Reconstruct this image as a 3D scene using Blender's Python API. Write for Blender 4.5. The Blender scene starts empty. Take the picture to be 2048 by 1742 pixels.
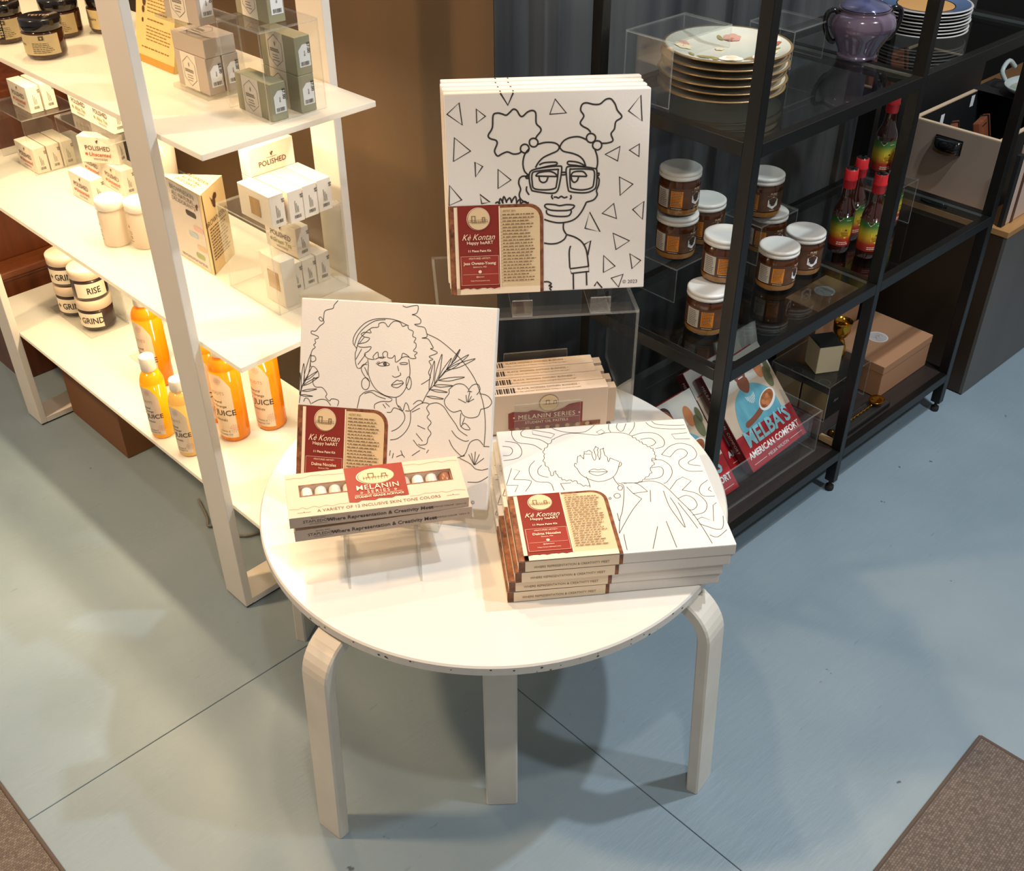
import bpy, bmesh, math, random
from mathutils import Vector, Matrix, Euler
random.seed(7)
SC = bpy.context.scene
COL = SC.collection
R = math.radians

# ------------------------------------------------------------------ camera
H = 1.6
_p, _r = R(36.2218), R(-0.300063)
_right = Vector((1, 0, 0)); _fwd = Vector((0, math.cos(_p), -math.sin(_p))); _up = Vector((0, math.sin(_p), math.cos(_p)))
_cx = math.cos(_r) * _right + math.sin(_r) * _up
_cy = -math.sin(_r) * _right + math.cos(_r) * _up
cam_data = bpy.data.cameras.new('camera')
cam_data.sensor_fit = 'HORIZONTAL'; cam_data.sensor_width = 36.0
cam_data.lens = 2134.67 / 2048 * 36.0
cam_data.clip_start = 0.05; cam_data.clip_end = 60
cam = bpy.data.objects.new('camera', cam_data); COL.objects.link(cam)
_m = Matrix((_cx, _cy, -_fwd)).transposed().to_4x4(); _m.translation = (0, 0, H)
cam.matrix_world = _m
SC.camera = cam

# ------------------------------------------------------------------ world, lights, exposure
SC.view_settings.view_transform = 'Standard'
SC.view_settings.look = 'None'
SC.view_settings.gamma = 1.0
SC.view_settings.use_curve_mapping = False
SC.view_settings.exposure = 0.0
SC.cycles.transparent_max_bounces = 48
SC.cycles.max_bounces = 10
world = bpy.data.worlds.new('shop_interior'); SC.world = world
world.use_nodes = True
world.node_tree.nodes['Background'].inputs['Color'].default_value = (0.95, 0.92, 0.88, 1)
world.node_tree.nodes['Background'].inputs['Strength'].default_value = 0.24

def spot(name, loc, aim, watts, color, angle, blend=0.6, radius=0.08):
    d = bpy.data.lights.new(name, 'SPOT'); d.energy = watts; d.color = color
    d.spot_size = R(angle); d.spot_blend = blend; d.shadow_soft_size = radius
    o = bpy.data.objects.new(name, d); COL.objects.link(o); o.location = loc
    o.rotation_euler = (Vector(aim) - Vector(loc)).to_track_quat('-Z', 'Y').to_euler()
    return o
WARM = (1.0, 0.67, 0.37); MID = (1.0, 0.86, 0.70); COOL = (0.86, 0.94, 1.0)
# ceiling track: warm lamps close to the brown wall, neutral and cool lamps over the aisle
spot('track_spot', (-0.80, 2.42, 2.75), (-0.98, 2.15, 0.5), 82, WARM, 110, 0.6, 0.05)
spot('track_spot', (-0.29, 1.92, 2.75), (-0.45, 1.65, 0.5), 46, WARM, 110, 0.6, 0.05)
spot('track_spot', (0.10, 0.25, 2.85), (-0.05, 1.55, 0.6), 62, MID, 60, 0.8, 0.05)
spot('track_spot', (1.35, 1.60, 2.8), (0.70, 1.40, 0.2), 140, COOL, 110, 0.8, 0.04)
spot('track_spot', (1.75, 0.85, 2.8), (1.15, 1.75, 0.3), 105, COOL, 105, 0.9, 0.06)
spot('track_spot', (-1.9, 1.2, 2.8), (-0.85, 1.40, 0.3), 215, WARM, 100, 0.9, 0.10)
# added warm fill light, no real fixtures, under the two upper white shelves (centres of the shelves, in the unit's direction)
def under_shelf(z, watts):
    d = bpy.data.lights.new('added_shelf_fill', 'AREA'); d.shape = 'RECTANGLE'; d.size = 1.0; d.size_y = 0.03; d.energy = watts; d.color = (1.0, 0.78, 0.48)
    o = bpy.data.objects.new('added_shelf_fill', d); COL.objects.link(o); o.location = (-0.5534 - 0.45 * 0.70711 + 0.17 * 0.70711, 1.5797 + 0.45 * 0.70711 + 0.17 * 0.70711, z)
    o.rotation_euler = (0, 0, R(-45))
under_shelf(0.9985, 6.2)
under_shelf(0.6285, 6.2)

# ------------------------------------------------------------------ colours and materials
def lin(c):
    c = c / 255.0
    return c / 12.92 if c <= 0.04045 else ((c + 0.055) / 1.055) ** 2.4
def rgb(r, g, b): return (lin(r), lin(g), lin(b), 1.0)
MATS = {}
def nt(name):
    m = bpy.data.materials.new(name); m.use_nodes = True
    n = m.node_tree.nodes; n.clear()
    out = n.new('ShaderNodeOutputMaterial')
    return m, m.node_tree, out
def mat(name, col, rough=0.5, metal=0.0, var=0.0, vscale=8.0, stretch=(1, 1, 1), bump=0.0, bscale=40.0, coat=0.0, col2=None, spec=0.5, trans=0.0, sheen=0.0):
    if name in MATS: return MATS[name]
    m, t, out = nt(name)
    b = t.nodes.new('ShaderNodeBsdfPrincipled')
    b.inputs['Roughness'].default_value = rough; b.inputs['Metallic'].default_value = metal
    b.inputs['Specular IOR Level'].default_value = spec
    if coat: b.inputs['Coat Weight'].default_value = coat; b.inputs['Coat Roughness'].default_value = 0.08
    c = rgb(*col)
    b.inputs['Base Color'].default_value = c
    if var or bump or col2:
        tc = t.nodes.new('ShaderNodeTexCoord'); mp = t.nodes.new('ShaderNodeMapping')
        mp.inputs['Scale'].default_value = stretch
        t.links.new(tc.outputs['Object'], mp.inputs['Vector'])
    if var or col2:
        nz = t.nodes.new('ShaderNodeTexNoise'); nz.inputs['Scale'].default_value = vscale; nz.inputs['Detail'].default_value = 5
        t.links.new(mp.outputs['Vector'], nz.inputs['Vector'])
        mx = t.nodes.new('ShaderNodeMix'); mx.data_type = 'RGBA'
        rm = t.nodes.new('ShaderNodeMapRange'); rm.inputs['From Min'].default_value = 0.3; rm.inputs['From Max'].default_value = 0.7
        t.links.new(nz.outputs['Fac'], rm.inputs['Value']); t.links.new(rm.outputs['Result'], mx.inputs['Factor'])
        d2 = rgb(*col2) if col2 else tuple(x * (1 - var) for x in c[:3]) + (1,)
        mx.inputs['A'].default_value = c; mx.inputs['B'].default_value = d2
        t.links.new(mx.outputs['Result'], b.inputs['Base Color'])
    if bump:
        n2 = t.nodes.new('ShaderNodeTexNoise'); n2.inputs['Scale'].default_value = bscale; n2.inputs['Detail'].default_value = 4
        t.links.new(mp.outputs['Vector'], n2.inputs['Vector'])
        bp = t.nodes.new('ShaderNodeBump'); bp.inputs['Strength'].default_value = bump; bp.inputs['Distance'].default_value = 0.002
        t.links.new(n2.outputs['Fac'], bp.inputs['Height']); t.links.new(bp.outputs['Normal'], b.inputs['Normal'])
    sh = b.outputs['BSDF']
    if trans:
        tr = t.nodes.new('ShaderNodeBsdfTranslucent'); tr.inputs['Color'].default_value = c
        ms = t.nodes.new('ShaderNodeMixShader'); ms.inputs['Fac'].default_value = trans
        t.links.new(sh, ms.inputs[1]); t.links.new(tr.outputs['BSDF'], ms.inputs[2]); sh = ms.outputs['Shader']
    t.links.new(sh, out.inputs['Surface'])
    MATS[name] = m
    return m
def clear(name, tint=(0.96, 0.97, 0.96), ior=1.46, rough=0.02, haze=0.0, hazecol=(1, 1, 1)):
    if name in MATS: return MATS[name]
    m, t, out = nt(name)
    tr = t.nodes.new('ShaderNodeBsdfTransparent'); tr.inputs['Color'].default_value = (*tint, 1)
    gl = t.nodes.new('ShaderNodeBsdfGlossy'); gl.inputs['Roughness'].default_value = rough
    lw = t.nodes.new('ShaderNodeLayerWeight')
    pw = t.nodes.new('ShaderNodeMath'); pw.operation = 'POWER'; pw.inputs[1].default_value = 5.0
    fr = t.nodes.new('ShaderNodeMath'); fr.operation = 'MULTIPLY_ADD'; f0 = ((ior - 1) / (ior + 1)) ** 2; fr.inputs[1].default_value = 1 - f0; fr.inputs[2].default_value = f0
    t.links.new(lw.outputs['Facing'], pw.inputs[0]); t.links.new(pw.outputs[0], fr.inputs[0])
    ms = t.nodes.new('ShaderNodeMixShader')
    t.links.new(fr.outputs[0], ms.inputs['Fac']); t.links.new(tr.outputs['BSDF'], ms.inputs[1]); t.links.new(gl.outputs['BSDF'], ms.inputs[2])
    sh = ms.outputs['Shader']
    if haze:
        df = t.nodes.new('ShaderNodeBsdfDiffuse'); df.inputs['Color'].default_value = (*hazecol, 1)
        tl = t.nodes.new('ShaderNodeBsdfTranslucent'); tl.inputs['Color'].default_value = (*hazecol, 1)
        m1 = t.nodes.new('ShaderNodeMixShader'); m1.inputs['Fac'].default_value = 0.5
        t.links.new(df.outputs['BSDF'], m1.inputs[1]); t.links.new(tl.outputs['BSDF'], m1.inputs[2])
        m2 = t.nodes.new('ShaderNodeMixShader'); m2.inputs['Fac'].default_value = haze
        t.links.new(sh, m2.inputs[1]); t.links.new(m1.outputs['Shader'], m2.inputs[2]); sh = m2.outputs['Shader']
    t.links.new(sh, out.inputs['Surface'])
    MATS[name] = m
    return m
def gradient(name, stops, z0, z1, rough=0.4):
    m, t, out = nt(name)
    b = t.nodes.new('ShaderNodeBsdfPrincipled'); b.inputs['Roughness'].default_value = rough
    tc = t.nodes.new('ShaderNodeTexCoord'); sx = t.nodes.new('ShaderNodeSeparateXYZ'); rm = t.nodes.new('ShaderNodeMapRange')
    rm.inputs['From Min'].default_value = z0; rm.inputs['From Max'].default_value = z1
    cr = t.nodes.new('ShaderNodeValToRGB'); e = cr.color_ramp.elements
    e[0].position, e[0].color = stops[0][0], rgb(*stops[0][1]); e[1].position, e[1].color = stops[-1][0], rgb(*stops[-1][1])
    for p_, c_ in stops[1:-1]:
        x = e.new(p_); x.color = rgb(*c_)
    t.links.new(tc.outputs['Object'], sx.inputs[0]); t.links.new(sx.outputs['Z'], rm.inputs['Value'])
    t.links.new(rm.outputs['Result'], cr.inputs['Fac']); t.links.new(cr.outputs['Color'], b.inputs['Base Color'])
    t.links.new(b.outputs['BSDF'], out.inputs['Surface'])
    MATS[name] = m
    return m

def floor_material():
    m, t, out = nt('painted_plywood')
    b = t.nodes.new('ShaderNodeBsdfPrincipled'); b.inputs['Roughness'].default_value = 0.42
    tc = t.nodes.new('ShaderNodeTexCoord'); mp = t.nodes.new('ShaderNodeMapping')
    mp.inputs['Rotation'].default_value = (0, 0, R(-47)); mp.inputs['Scale'].default_value = (7, 42, 1)
    t.links.new(tc.outputs['Object'], mp.inputs['Vector'])
    g = t.nodes.new('ShaderNodeTexNoise'); g.inputs['Scale'].default_value = 2.2; g.inputs['Detail'].default_value = 7; g.inputs['Roughness'].default_value = 0.62
    t.links.new(mp.outputs['Vector'], g.inputs['Vector'])
    c = t.nodes.new('ShaderNodeTexNoise'); c.inputs['Scale'].default_value = 3.0; c.inputs['Detail'].default_value = 6
    t.links.new(tc.outputs['Object'], c.inputs['Vector'])
    cr = t.nodes.new('ShaderNodeValToRGB'); e = cr.color_ramp.elements
    e[0].position, e[0].color = 0.3, rgb(124, 141, 152); e[1].position, e[1].color = 0.72, rgb(137, 153, 163)
    t.links.new(c.outputs['Fac'], cr.inputs['Fac'])
    # dark grain cracks and scuffs
    gr = t.nodes.new('ShaderNodeValToRGB'); e = gr.color_ramp.elements
    e[0].position, e[0].color = 0.25, (0.25, 0.25, 0.25, 1); e[1].position, e[1].color = 0.33, (1, 1, 1, 1)
    t.links.new(g.outputs['Fac'], gr.inputs['Fac'])
    sp = t.nodes.new('ShaderNodeTexNoise'); sp.inputs['Scale'].default_value = 26; sp.inputs['Detail'].default_value = 3
    t.links.new(tc.outputs['Object'], sp.inputs['Vector'])
    sr = t.nodes.new('ShaderNodeValToRGB'); e = sr.color_ramp.elements
    e[0].position, e[0].color = 0.235, (0.18, 0.17, 0.16, 1); e[1].position, e[1].color = 0.265, (1, 1, 1, 1)
    t.links.new(sp.outputs['Fac'], sr.inputs['Fac'])
    m1 = t.nodes.new('ShaderNodeMix'); m1.data_type = 'RGBA'; m1.blend_type = 'MULTIPLY'; m1.inputs['Factor'].default_value = 0.55
    t.links.new(cr.outputs['Color'], m1.inputs['A']); t.links.new(gr.outputs['Color'], m1.inputs['B'])
    m2 = t.nodes.new('ShaderNodeMix'); m2.data_type = 'RGBA'; m2.blend_type = 'MULTIPLY'; m2.inputs['Factor'].default_value = 0.8
    t.links.new(m1.outputs['Result'], m2.inputs['A']); t.links.new(sr.outputs['Color'], m2.inputs['B'])
    t.links.new(m2.outputs['Result'], b.inputs['Base Color'])
    bp = t.nodes.new('ShaderNodeBump'); bp.inputs['Strength'].default_value = 0.22; bp.inputs['Distance'].default_value = 0.004
    t.links.new(g.outputs['Fac'], bp.inputs['Height']); t.links.new(bp.outputs['Normal'], b.inputs['Normal'])
    t.links.new(b.outputs['BSDF'], out.inputs['Surface'])
    return m
def weave_material():
    m, t, out = nt('woven_mat')
    b = t.nodes.new('ShaderNodeBsdfPrincipled'); b.inputs['Roughness'].default_value = 0.9
    tc = t.nodes.new('ShaderNodeTexCoord')
    w = t.nodes.new('ShaderNodeTexBrick'); w.inputs['Scale'].default_value = 55
    w.inputs['Color1'].default_value = rgb(118, 106, 98); w.inputs['Color2'].default_value = rgb(92, 82, 76); w.inputs['Mortar'].default_value = rgb(46, 40, 36)
    w.inputs['Mortar Size'].default_value = 0.012; w.inputs['Brick Width'].default_value = 0.30; w.inputs['Row Height'].default_value = 0.24
    t.links.new(tc.outputs['Object'], w.inputs['Vector'])
    t.links.new(w.outputs['Color'], b.inputs['Base Color'])
    bp = t.nodes.new('ShaderNodeBump'); bp.inputs['Strength'].default_value = 0.8; bp.inputs['Distance'].default_value = 0.003; bp.invert = True
    t.links.new(w.outputs['Fac'], bp.inputs['Height']); t.links.new(bp.outputs['Normal'], b.inputs['Normal'])
    t.links.new(b.outputs['BSDF'], out.inputs['Surface'])
    return m

# ------------------------------------------------------------------ mesh builder
TEXT = {}
def text_data(s, shear=0.0, weight=0.0, spacing=1.0):
    k = (s, shear, weight, spacing)
    if k in TEXT: return TEXT[k]
    cu = bpy.data.curves.new('lettering_source', 'FONT'); cu.body = s; cu.size = 1.0; cu.shear = shear; cu.offset = weight
    cu.space_character = spacing; cu.resolution_u = 2; cu.align_x = 'CENTER'; cu.fill_mode = 'FRONT'
    o = bpy.data.objects.new('lettering_source', cu); COL.objects.link(o)
    dg = bpy.context.evaluated_depsgraph_get()
    me = bpy.data.meshes.new_from_object(o.evaluated_get(dg))
    v = [tuple(x.co) for x in me.vertices]; f = [tuple(p.vertices) for p in me.polygons]
    bpy.data.objects.remove(o); bpy.data.curves.remove(cu); bpy.data.meshes.remove(me)
    TEXT[k] = (v, f)
    return TEXT[k]
def FT(o, x, y):
    x = Vector(x).normalized(); y = Vector(y).normalized(); z = x.cross(y)
    m = Matrix((x, y, z)).transposed().to_4x4(); m.translation = o
    return m
def catmull(pts, n=4, closed=False):
    if len(pts) < 3: return pts
    out = []; N = len(pts)
    for i in range(N if closed else N - 1):
        if closed: a, b, c, d = pts[(i - 1) % N], pts[i], pts[(i + 1) % N], pts[(i + 2) % N]
        else: a, b, c, d = pts[max(i - 1, 0)], pts[i], pts[i + 1], pts[min(i + 2, N - 1)]
        for j in range(n):
            t = j / n
            out.append(tuple(0.5 * (2 * b[k] + (c[k] - a[k]) * t + (2 * a[k] - 5 * b[k] + 4 * c[k] - d[k]) * t * t + (3 * b[k] - a[k] - 3 * c[k] + d[k]) * t ** 3) for k in range(len(b))))
    if not closed: out.append(pts[-1])
    return out
class MB:
    def __init__(self): self.v = []; self.f = []; self.m = []; self.s = []
    def add(self, vs, fs, m=0, smooth=False, T=None):
        o = len(self.v)
        for v in vs:
            self.v.append(tuple(T @ Vector(v)) if T is not None else tuple(v))
        for f in fs:
            self.f.append(tuple(i + o for i in f)); self.m.append(m); self.s.append(smooth)
        return self
    def box(self, x0, x1, y0, y1, z0, z1, m=0, T=None, bev=0.0, seg=2):
        if bev:
            bm = bmesh.new(); bmesh.ops.create_cube(bm, size=1.0)
            for v in bm.verts: v.co = ((x0 + x1) / 2 + v.co.x * (x1 - x0), (y0 + y1) / 2 + v.co.y * (y1 - y0), (z0 + z1) / 2 + v.co.z * (z1 - z0))
            bmesh.ops.bevel(bm, geom=bm.edges[:], offset=bev, segments=seg, profile=0.6, affect='EDGES', clamp_overlap=True)
            bm.verts.index_update()
            self.add([tuple(v.co) for v in bm.verts], [tuple(v.index for v in f.verts) for f in bm.faces], m, False, T); bm.free()
            return self
        vs = [(x0, y0, z0), (x1, y0, z0), (x1, y1, z0), (x0, y1, z0), (x0, y0, z1), (x1, y0, z1), (x1, y1, z1), (x0, y1, z1)]
        return self.add(vs, [(3, 2, 1, 0), (4, 5, 6, 7), (0, 1, 5, 4), (1, 2, 6, 5), (2, 3, 7, 6), (3, 0, 4, 7)], m, False, T)
    def slab(self, x0, x1, y0, y1, z0, z1, m=0, e=1, T=None):
        d = (x1 - x0, y1 - y0, z1 - z0); ax = d.index(min(d))
        vs = [(x0, y0, z0), (x1, y0, z0), (x1, y1, z0), (x0, y1, z0), (x0, y0, z1), (x1, y0, z1), (x1, y1, z1), (x0, y1, z1)]
        for f, a in (((3, 2, 1, 0), 2), ((4, 5, 6, 7), 2), ((0, 1, 5, 4), 1), ((1, 2, 6, 5), 0), ((2, 3, 7, 6), 1), ((3, 0, 4, 7), 0)):
            self.add([vs[i] for i in f], [(0, 1, 2, 3)], m if a == ax else e, False, T)
        return self
    def prism(self, poly, z0, z1, m=0, T=None, smooth=False, side=None):
        n = len(poly)
        a = sum(poly[i][0] * poly[(i + 1) % n][1] - poly[(i + 1) % n][0] * poly[i][1] for i in range(n))
        if a < 0: poly = poly[::-1]
        vs = [(x, y, z0) for x, y in poly] + [(x, y, z1) for x, y in poly]
        self.add(vs, [tuple(range(n))[::-1], tuple(range(n, 2 * n))], m, False, T)
        self.add(vs, [(i, (i + 1) % n, (i + 1) % n + n, i + n) for i in range(n)], m if side is None else side, smooth, T)
        return self
    def flat(self, poly, z, m=0, T=None):
        n = len(poly)
        a = sum(poly[i][0] * poly[(i + 1) % n][1] - poly[(i + 1) % n][0] * poly[i][1] for i in range(n))
        if a < 0: poly = poly[::-1]
        return self.add([(x, y, z) for x, y in poly], [tuple(range(n))], m, False, T)
    def rect(self, x0, x1, y0, y1, z, m=0, T=None): return self.flat([(x0, y0), (x1, y0), (x1, y1), (x0, y1)], z, m, T)
    def disc(self, x, y, r, z, m=0, T=None, ry=None, n=28):
        ry = ry or r
        return self.flat([(x + r * math.cos(2 * math.pi * i / n), y + ry * math.sin(2 * math.pi * i / n)) for i in range(n)], z, m, T)
    def lathe(self, prof, seg=32, m=0, T=None, smooth=True, c=(0, 0), caps=True):
        vs = []; fs = []; n = len(prof)
        for i in range(seg):
            a = 2 * math.pi * i / seg
            for r, z in prof: vs.append((c[0] + r * math.cos(a), c[1] + r * math.sin(a), z))
        for i in range(seg):
            j = (i + 1) % seg
            for k in range(n - 1): fs.append((i * n + k, j * n + k, j * n + k + 1, i * n + k + 1))
        self.add(vs, fs, m, smooth, T)
        if caps and prof[0][0] > 1e-5: self.add([vs[i * n] for i in range(seg)], [tuple(range(seg))[::-1]], m, False, T)
        if caps and prof[-1][0] > 1e-5: self.add([vs[i * n + n - 1] for i in range(seg)], [tuple(range(seg))], m, False, T)
        return self
    def tube(self, pts, r, seg=10, m=0, T=None):
        pts = [Vector(p) for p in pts]; vs = []; fs = []; n = len(pts); ref = None
        for i, p in enumerate(pts):
            t = (pts[min(i + 1, n - 1)] - pts[max(i - 1, 0)]).normalized()
            if ref is None: ref = t.orthogonal().normalized()
            ref = (ref - t * ref.dot(t)).normalized(); b = t.cross(ref)
            rr = r[i] if isinstance(r, (list, tuple)) else r
            for k in range(seg):
                a = 2 * math.pi * k / seg; vs.append(tuple(p + rr * (math.cos(a) * ref + math.sin(a) * b)))
        for i in range(n - 1):
            for k in range(seg):
                l = (k + 1) % seg; fs.append((i * seg + k, i * seg + l, (i + 1) * seg + l, (i + 1) * seg + k))
        self.add(vs, fs, m, True, T)
        self.add(vs, [tuple(range(seg))[::-1], tuple(range((n - 1) * seg, n * seg))], m, False, T)
        return self
    def ribbon(self, pts, w, z, m=0, T=None, closed=False):
        n = len(pts)
        if n < 2: return self
        L, Rr = [], []
        for i in range(n):
            a = pts[(i - 1) % n] if (closed or i > 0) else pts[i]; b = pts[(i + 1) % n] if (closed or i < n - 1) else pts[i]
            dx, dy = b[0] - a[0], b[1] - a[1]; l = math.hypot(dx, dy) or 1e-9
            nx, ny = -dy / l * w / 2, dx / l * w / 2
            L.append((pts[i][0] + nx, pts[i][1] + ny, z)); Rr.append((pts[i][0] - nx, pts[i][1] - ny, z))
        fs = [(i, n + i, n + (i + 1) % n, (i + 1) % n) for i in range(n if closed else n - 1)]
        return self.add(L + Rr, fs, m, False, T)
    def art(self, s, size, w, z, m=0, curve=True, T=None):
        for part in s.split('|'):
            cl = part[0] == '*'
            p = [tuple(int(q) / 1000 for q in t.split(',')) for t in part.lstrip('*').split()]
            p = [((min(max(u, 0.004), 0.996) - 0.5) * size, (min(max(v, 0.004), 0.996) - 0.5) * size) for u, v in p]
            if curve: p = catmull(p, 4, cl)
            self.ribbon(p, w, z, m, T, cl)
        return self
    def text(self, s, size, T, m=0, x=0.0, y=0.0, z=0.0, shear=0.0, weight=0.0, spacing=1.0, sx=1.0):
        v, f = text_data(s, shear, weight, spacing)
        return self.add([(x + a * size * sx, y + b * size, z) for a, b, c in v], f, m, False, T)
    def lines(self, x0, x1, ys, h, z, m=0, T=None, seed=1):
        rg = random.Random(seed)
        for y in ys:
            x = x0; end = x1 - rg.random() * 0.25 * (x1 - x0)
            while x < end:
                w = (x1 - x0) * rg.uniform(0.05, 0.16); self.rect(x, min(x + w, end), y, y + h, z, m, T); x += w + (x1 - x0) * 0.025
        return self
    def cpatch(self, r, p0, p1, z0, z1, m=0, n=14, rt=None):
        rt = rt or r; vs = []; fs = []
        for i in range(n + 1):
            a = p0 + (p1 - p0) * i / n
            vs += [(r * math.sin(a), -r * math.cos(a), z0), (rt * math.sin(a), -rt * math.cos(a), z1)]
        for i in range(n): fs.append((2 * i, 2 * i + 2, 2 * i + 3, 2 * i + 1))
        return self.add(vs, fs, m, True)
    def cflat(self, r, polys, m=0):
        for p in polys: self.add([(r * math.sin(x / r), -r * math.cos(x / r), y) for x, y in p], [tuple(range(len(p)))], m)
        return self
    def ctext(self, s, size, r, x, z, m=0, weight=0.0, shear=0.0, sx=1.0):
        v, f = text_data(s, shear, weight)
        return self.add([(r * math.sin((x + a * size * sx) / r), -r * math.cos((x + a * size * sx) / r), z + b * size) for a, b, c in v], f, m)
    def clines(self, r, x0, x1, ys, h, m=0, seed=1):
        rg = random.Random(seed)
        for y in ys:
            x = x0; end = x1 - rg.random() * 0.25 * (x1 - x0)
            while x < end:
                w = (x1 - x0) * rg.uniform(0.08, 0.2); e = min(x + w, end); self.cflat(r, [[(x, y), (e, y), (e, y + h), (x, y + h)]], m); x += w + (x1 - x0) * 0.03
        return self
    def mesh(self, name, mats):
        me = bpy.data.meshes.new(name); me.from_pydata(self.v, [], self.f)
        for m_ in (mats if isinstance(mats, (list, tuple)) else [mats]): me.materials.append(m_)
        me.polygons.foreach_set('material_index', self.m); me.polygons.foreach_set('use_smooth', self.s)
        me.update()
        return me

# ------------------------------------------------------------------ things, parts, copies
LABELS = {}
def tag(o, label, cat, group=None):
    o['label'] = label; o['category'] = cat
    if group: o['group'] = group
    LABELS.setdefault(label, []).append(o.name)
def link(name, data, parent=None):
    o = bpy.data.objects.new(name, data); COL.objects.link(o)
    if parent is not None: o.parent = parent
    return o
def struct(name, mb, mats):
    o = link(name, mb.mesh(name, mats)); o['kind'] = 'structure'
    return o
class Kind:
    """A kind of thing: its parts as shared meshes; place() sets out one individual."""
    def __init__(self): self.parts = []
    def part(self, name, mb, mats, parent=None, label=None):
        self.parts.append((name, mb.mesh(name, mats), parent, label)); return len(self.parts) - 1
    def place(self, name, label, cat, loc=(0, 0, 0), rotz=0.0, group=None, matrix=None):
        if len(self.parts) == 1: root = link(name, self.parts[0][1])
        else:
            root = link(name, None); root.empty_display_size = 0.05; made = []
            for n, me, p, lb in self.parts:
                o = link(n, me, root if p is None else made[p]); made.append(o)
                if lb: o['label'] = lb
        if matrix is not None: root.matrix_world = matrix
        else: root.location = loc; root.rotation_euler = (0, 0, rotz)
        tag(root, label, cat, group)
        return root
# frames of the two shelf units
W0 = Vector((-0.5534, 1.5797, 0)); WR = R(-45); WL = Vector((-math.cos(R(45)), math.sin(R(45)), 0)); WD = Vector((math.sin(R(45)), math.cos(R(45)), 0))
def Wp(l, d, z): v = W0 + l * WL + d * WD; v.z = z; return v
BR_ = R(42.475); B0 = Vector((0.7518, 1.9494, 0)); BU = Vector((math.cos(BR_), math.sin(BR_), 0)); BV = Vector((-math.sin(BR_), math.cos(BR_), 0))
def Bp(u, v, z): p = B0 + u * BU + v * BV; p.z = z; return p
SA, SB, SCc = 1.010, 0.640, 0.269      # tops of the white shelves
G1, G2, G3 = 0.976, 0.551, 0.120       # tops of the black unit's levels
# ------------------------------------------------------------------ shared materials
white_paint = mat('white_paint', (236, 230, 220), 0.32, var=0.05, vscale=5, bump=0.05, bscale=25, coat=0.15)
table_top_paint = mat('table_top_paint', (224, 219, 211), 0.24, var=0.03, vscale=4, coat=0.25)
leg_paint = mat('leg_paint', (226, 219, 206), 0.38, var=0.10, vscale=14, bump=0.08, bscale=60)
frame_paint = mat('frame_paint', (232, 224, 212), 0.35, var=0.05, vscale=6)
opal = mat('opal_shelf', (246, 243, 234), 0.28, trans=0.45)
black_steel = mat('black_steel', (17, 16, 15), 0.36, var=0.2, vscale=20, spec=0.45)
rubber = mat('dark_rubber', (22, 21, 20), 0.7)
glass = clear('shelf_glass', (0.80, 0.83, 0.82), 1.55, 0.015)
glass_edge = clear('glass_edge', (0.7, 0.78, 0.75), 1.5, 0.1, haze=0.55, hazecol=(0.62, 0.68, 0.66))
acrylic = clear('clear_acrylic', (0.955, 0.96, 0.955), 1.45, 0.02, haze=0.012)
acrylic_edge = clear('acrylic_edge', (0.92, 0.92, 0.90), 1.5, 0.1, haze=0.20, hazecol=(0.9, 0.9, 0.87))
AC = [acrylic, acrylic_edge]
dark_wood = mat('dark_stained_wood', (52, 42, 38), 0.45, var=0.45, vscale=3, stretch=(1, 14, 14))
red_wood = mat('red_brown_wood', (112, 58, 30), 0.35, var=0.5, vscale=4, stretch=(10, 10, 1), bump=0.15, bscale=30)
red_wood_h = mat('red_brown_wood_ledge', (122, 66, 34), 0.30, var=0.4, vscale=4, stretch=(10, 1, 10), bump=0.5, bscale=120)
cardboard = mat('kraft_cardboard', (168, 122, 88), 0.8, var=0.08, vscale=6, bump=0.05, bscale=80)
canvas_white = mat('primed_canvas', (228, 222, 215), 0.5, var=0.02, vscale=30, bump=0.10, bscale=420, coat=0.12)
canvas_side = mat('canvas_side', (240, 235, 228), 0.55, var=0.05, vscale=40, bump=0.15, bscale=300, coat=0.2)
ink = mat('black_ink', (52, 46, 42), 0.6)
ink2 = mat('soft_ink', (64, 57, 52), 0.6)
maroon = mat('maroon_print', (134, 40, 30), 0.42, var=0.06, vscale=20)
maroon2 = mat('maroon_panel', (150, 50, 38), 0.42)
cream = mat('cream_print', (222, 194, 152), 0.5)
pale = mat('pale_print', (240, 218, 188), 0.5)
marble_brown = mat('brown_marbled_print', (158, 98, 60), 0.5, vscale=90, col2=(84, 40, 24))
text_brown = mat('brown_text', (120, 94, 66), 0.6)
paper = mat('white_paper', (238, 232, 222), 0.6)
sticker = mat('white_sticker', (240, 238, 236), 0.5)
gold = mat('polished_brass', (196, 144, 52), 0.16, metal=1.0)
carton_beige = mat('beige_carton', (214, 190, 166), 0.55, var=0.03, vscale=9)
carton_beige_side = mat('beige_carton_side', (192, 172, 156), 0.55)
FLOOR = floor_material()

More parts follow.
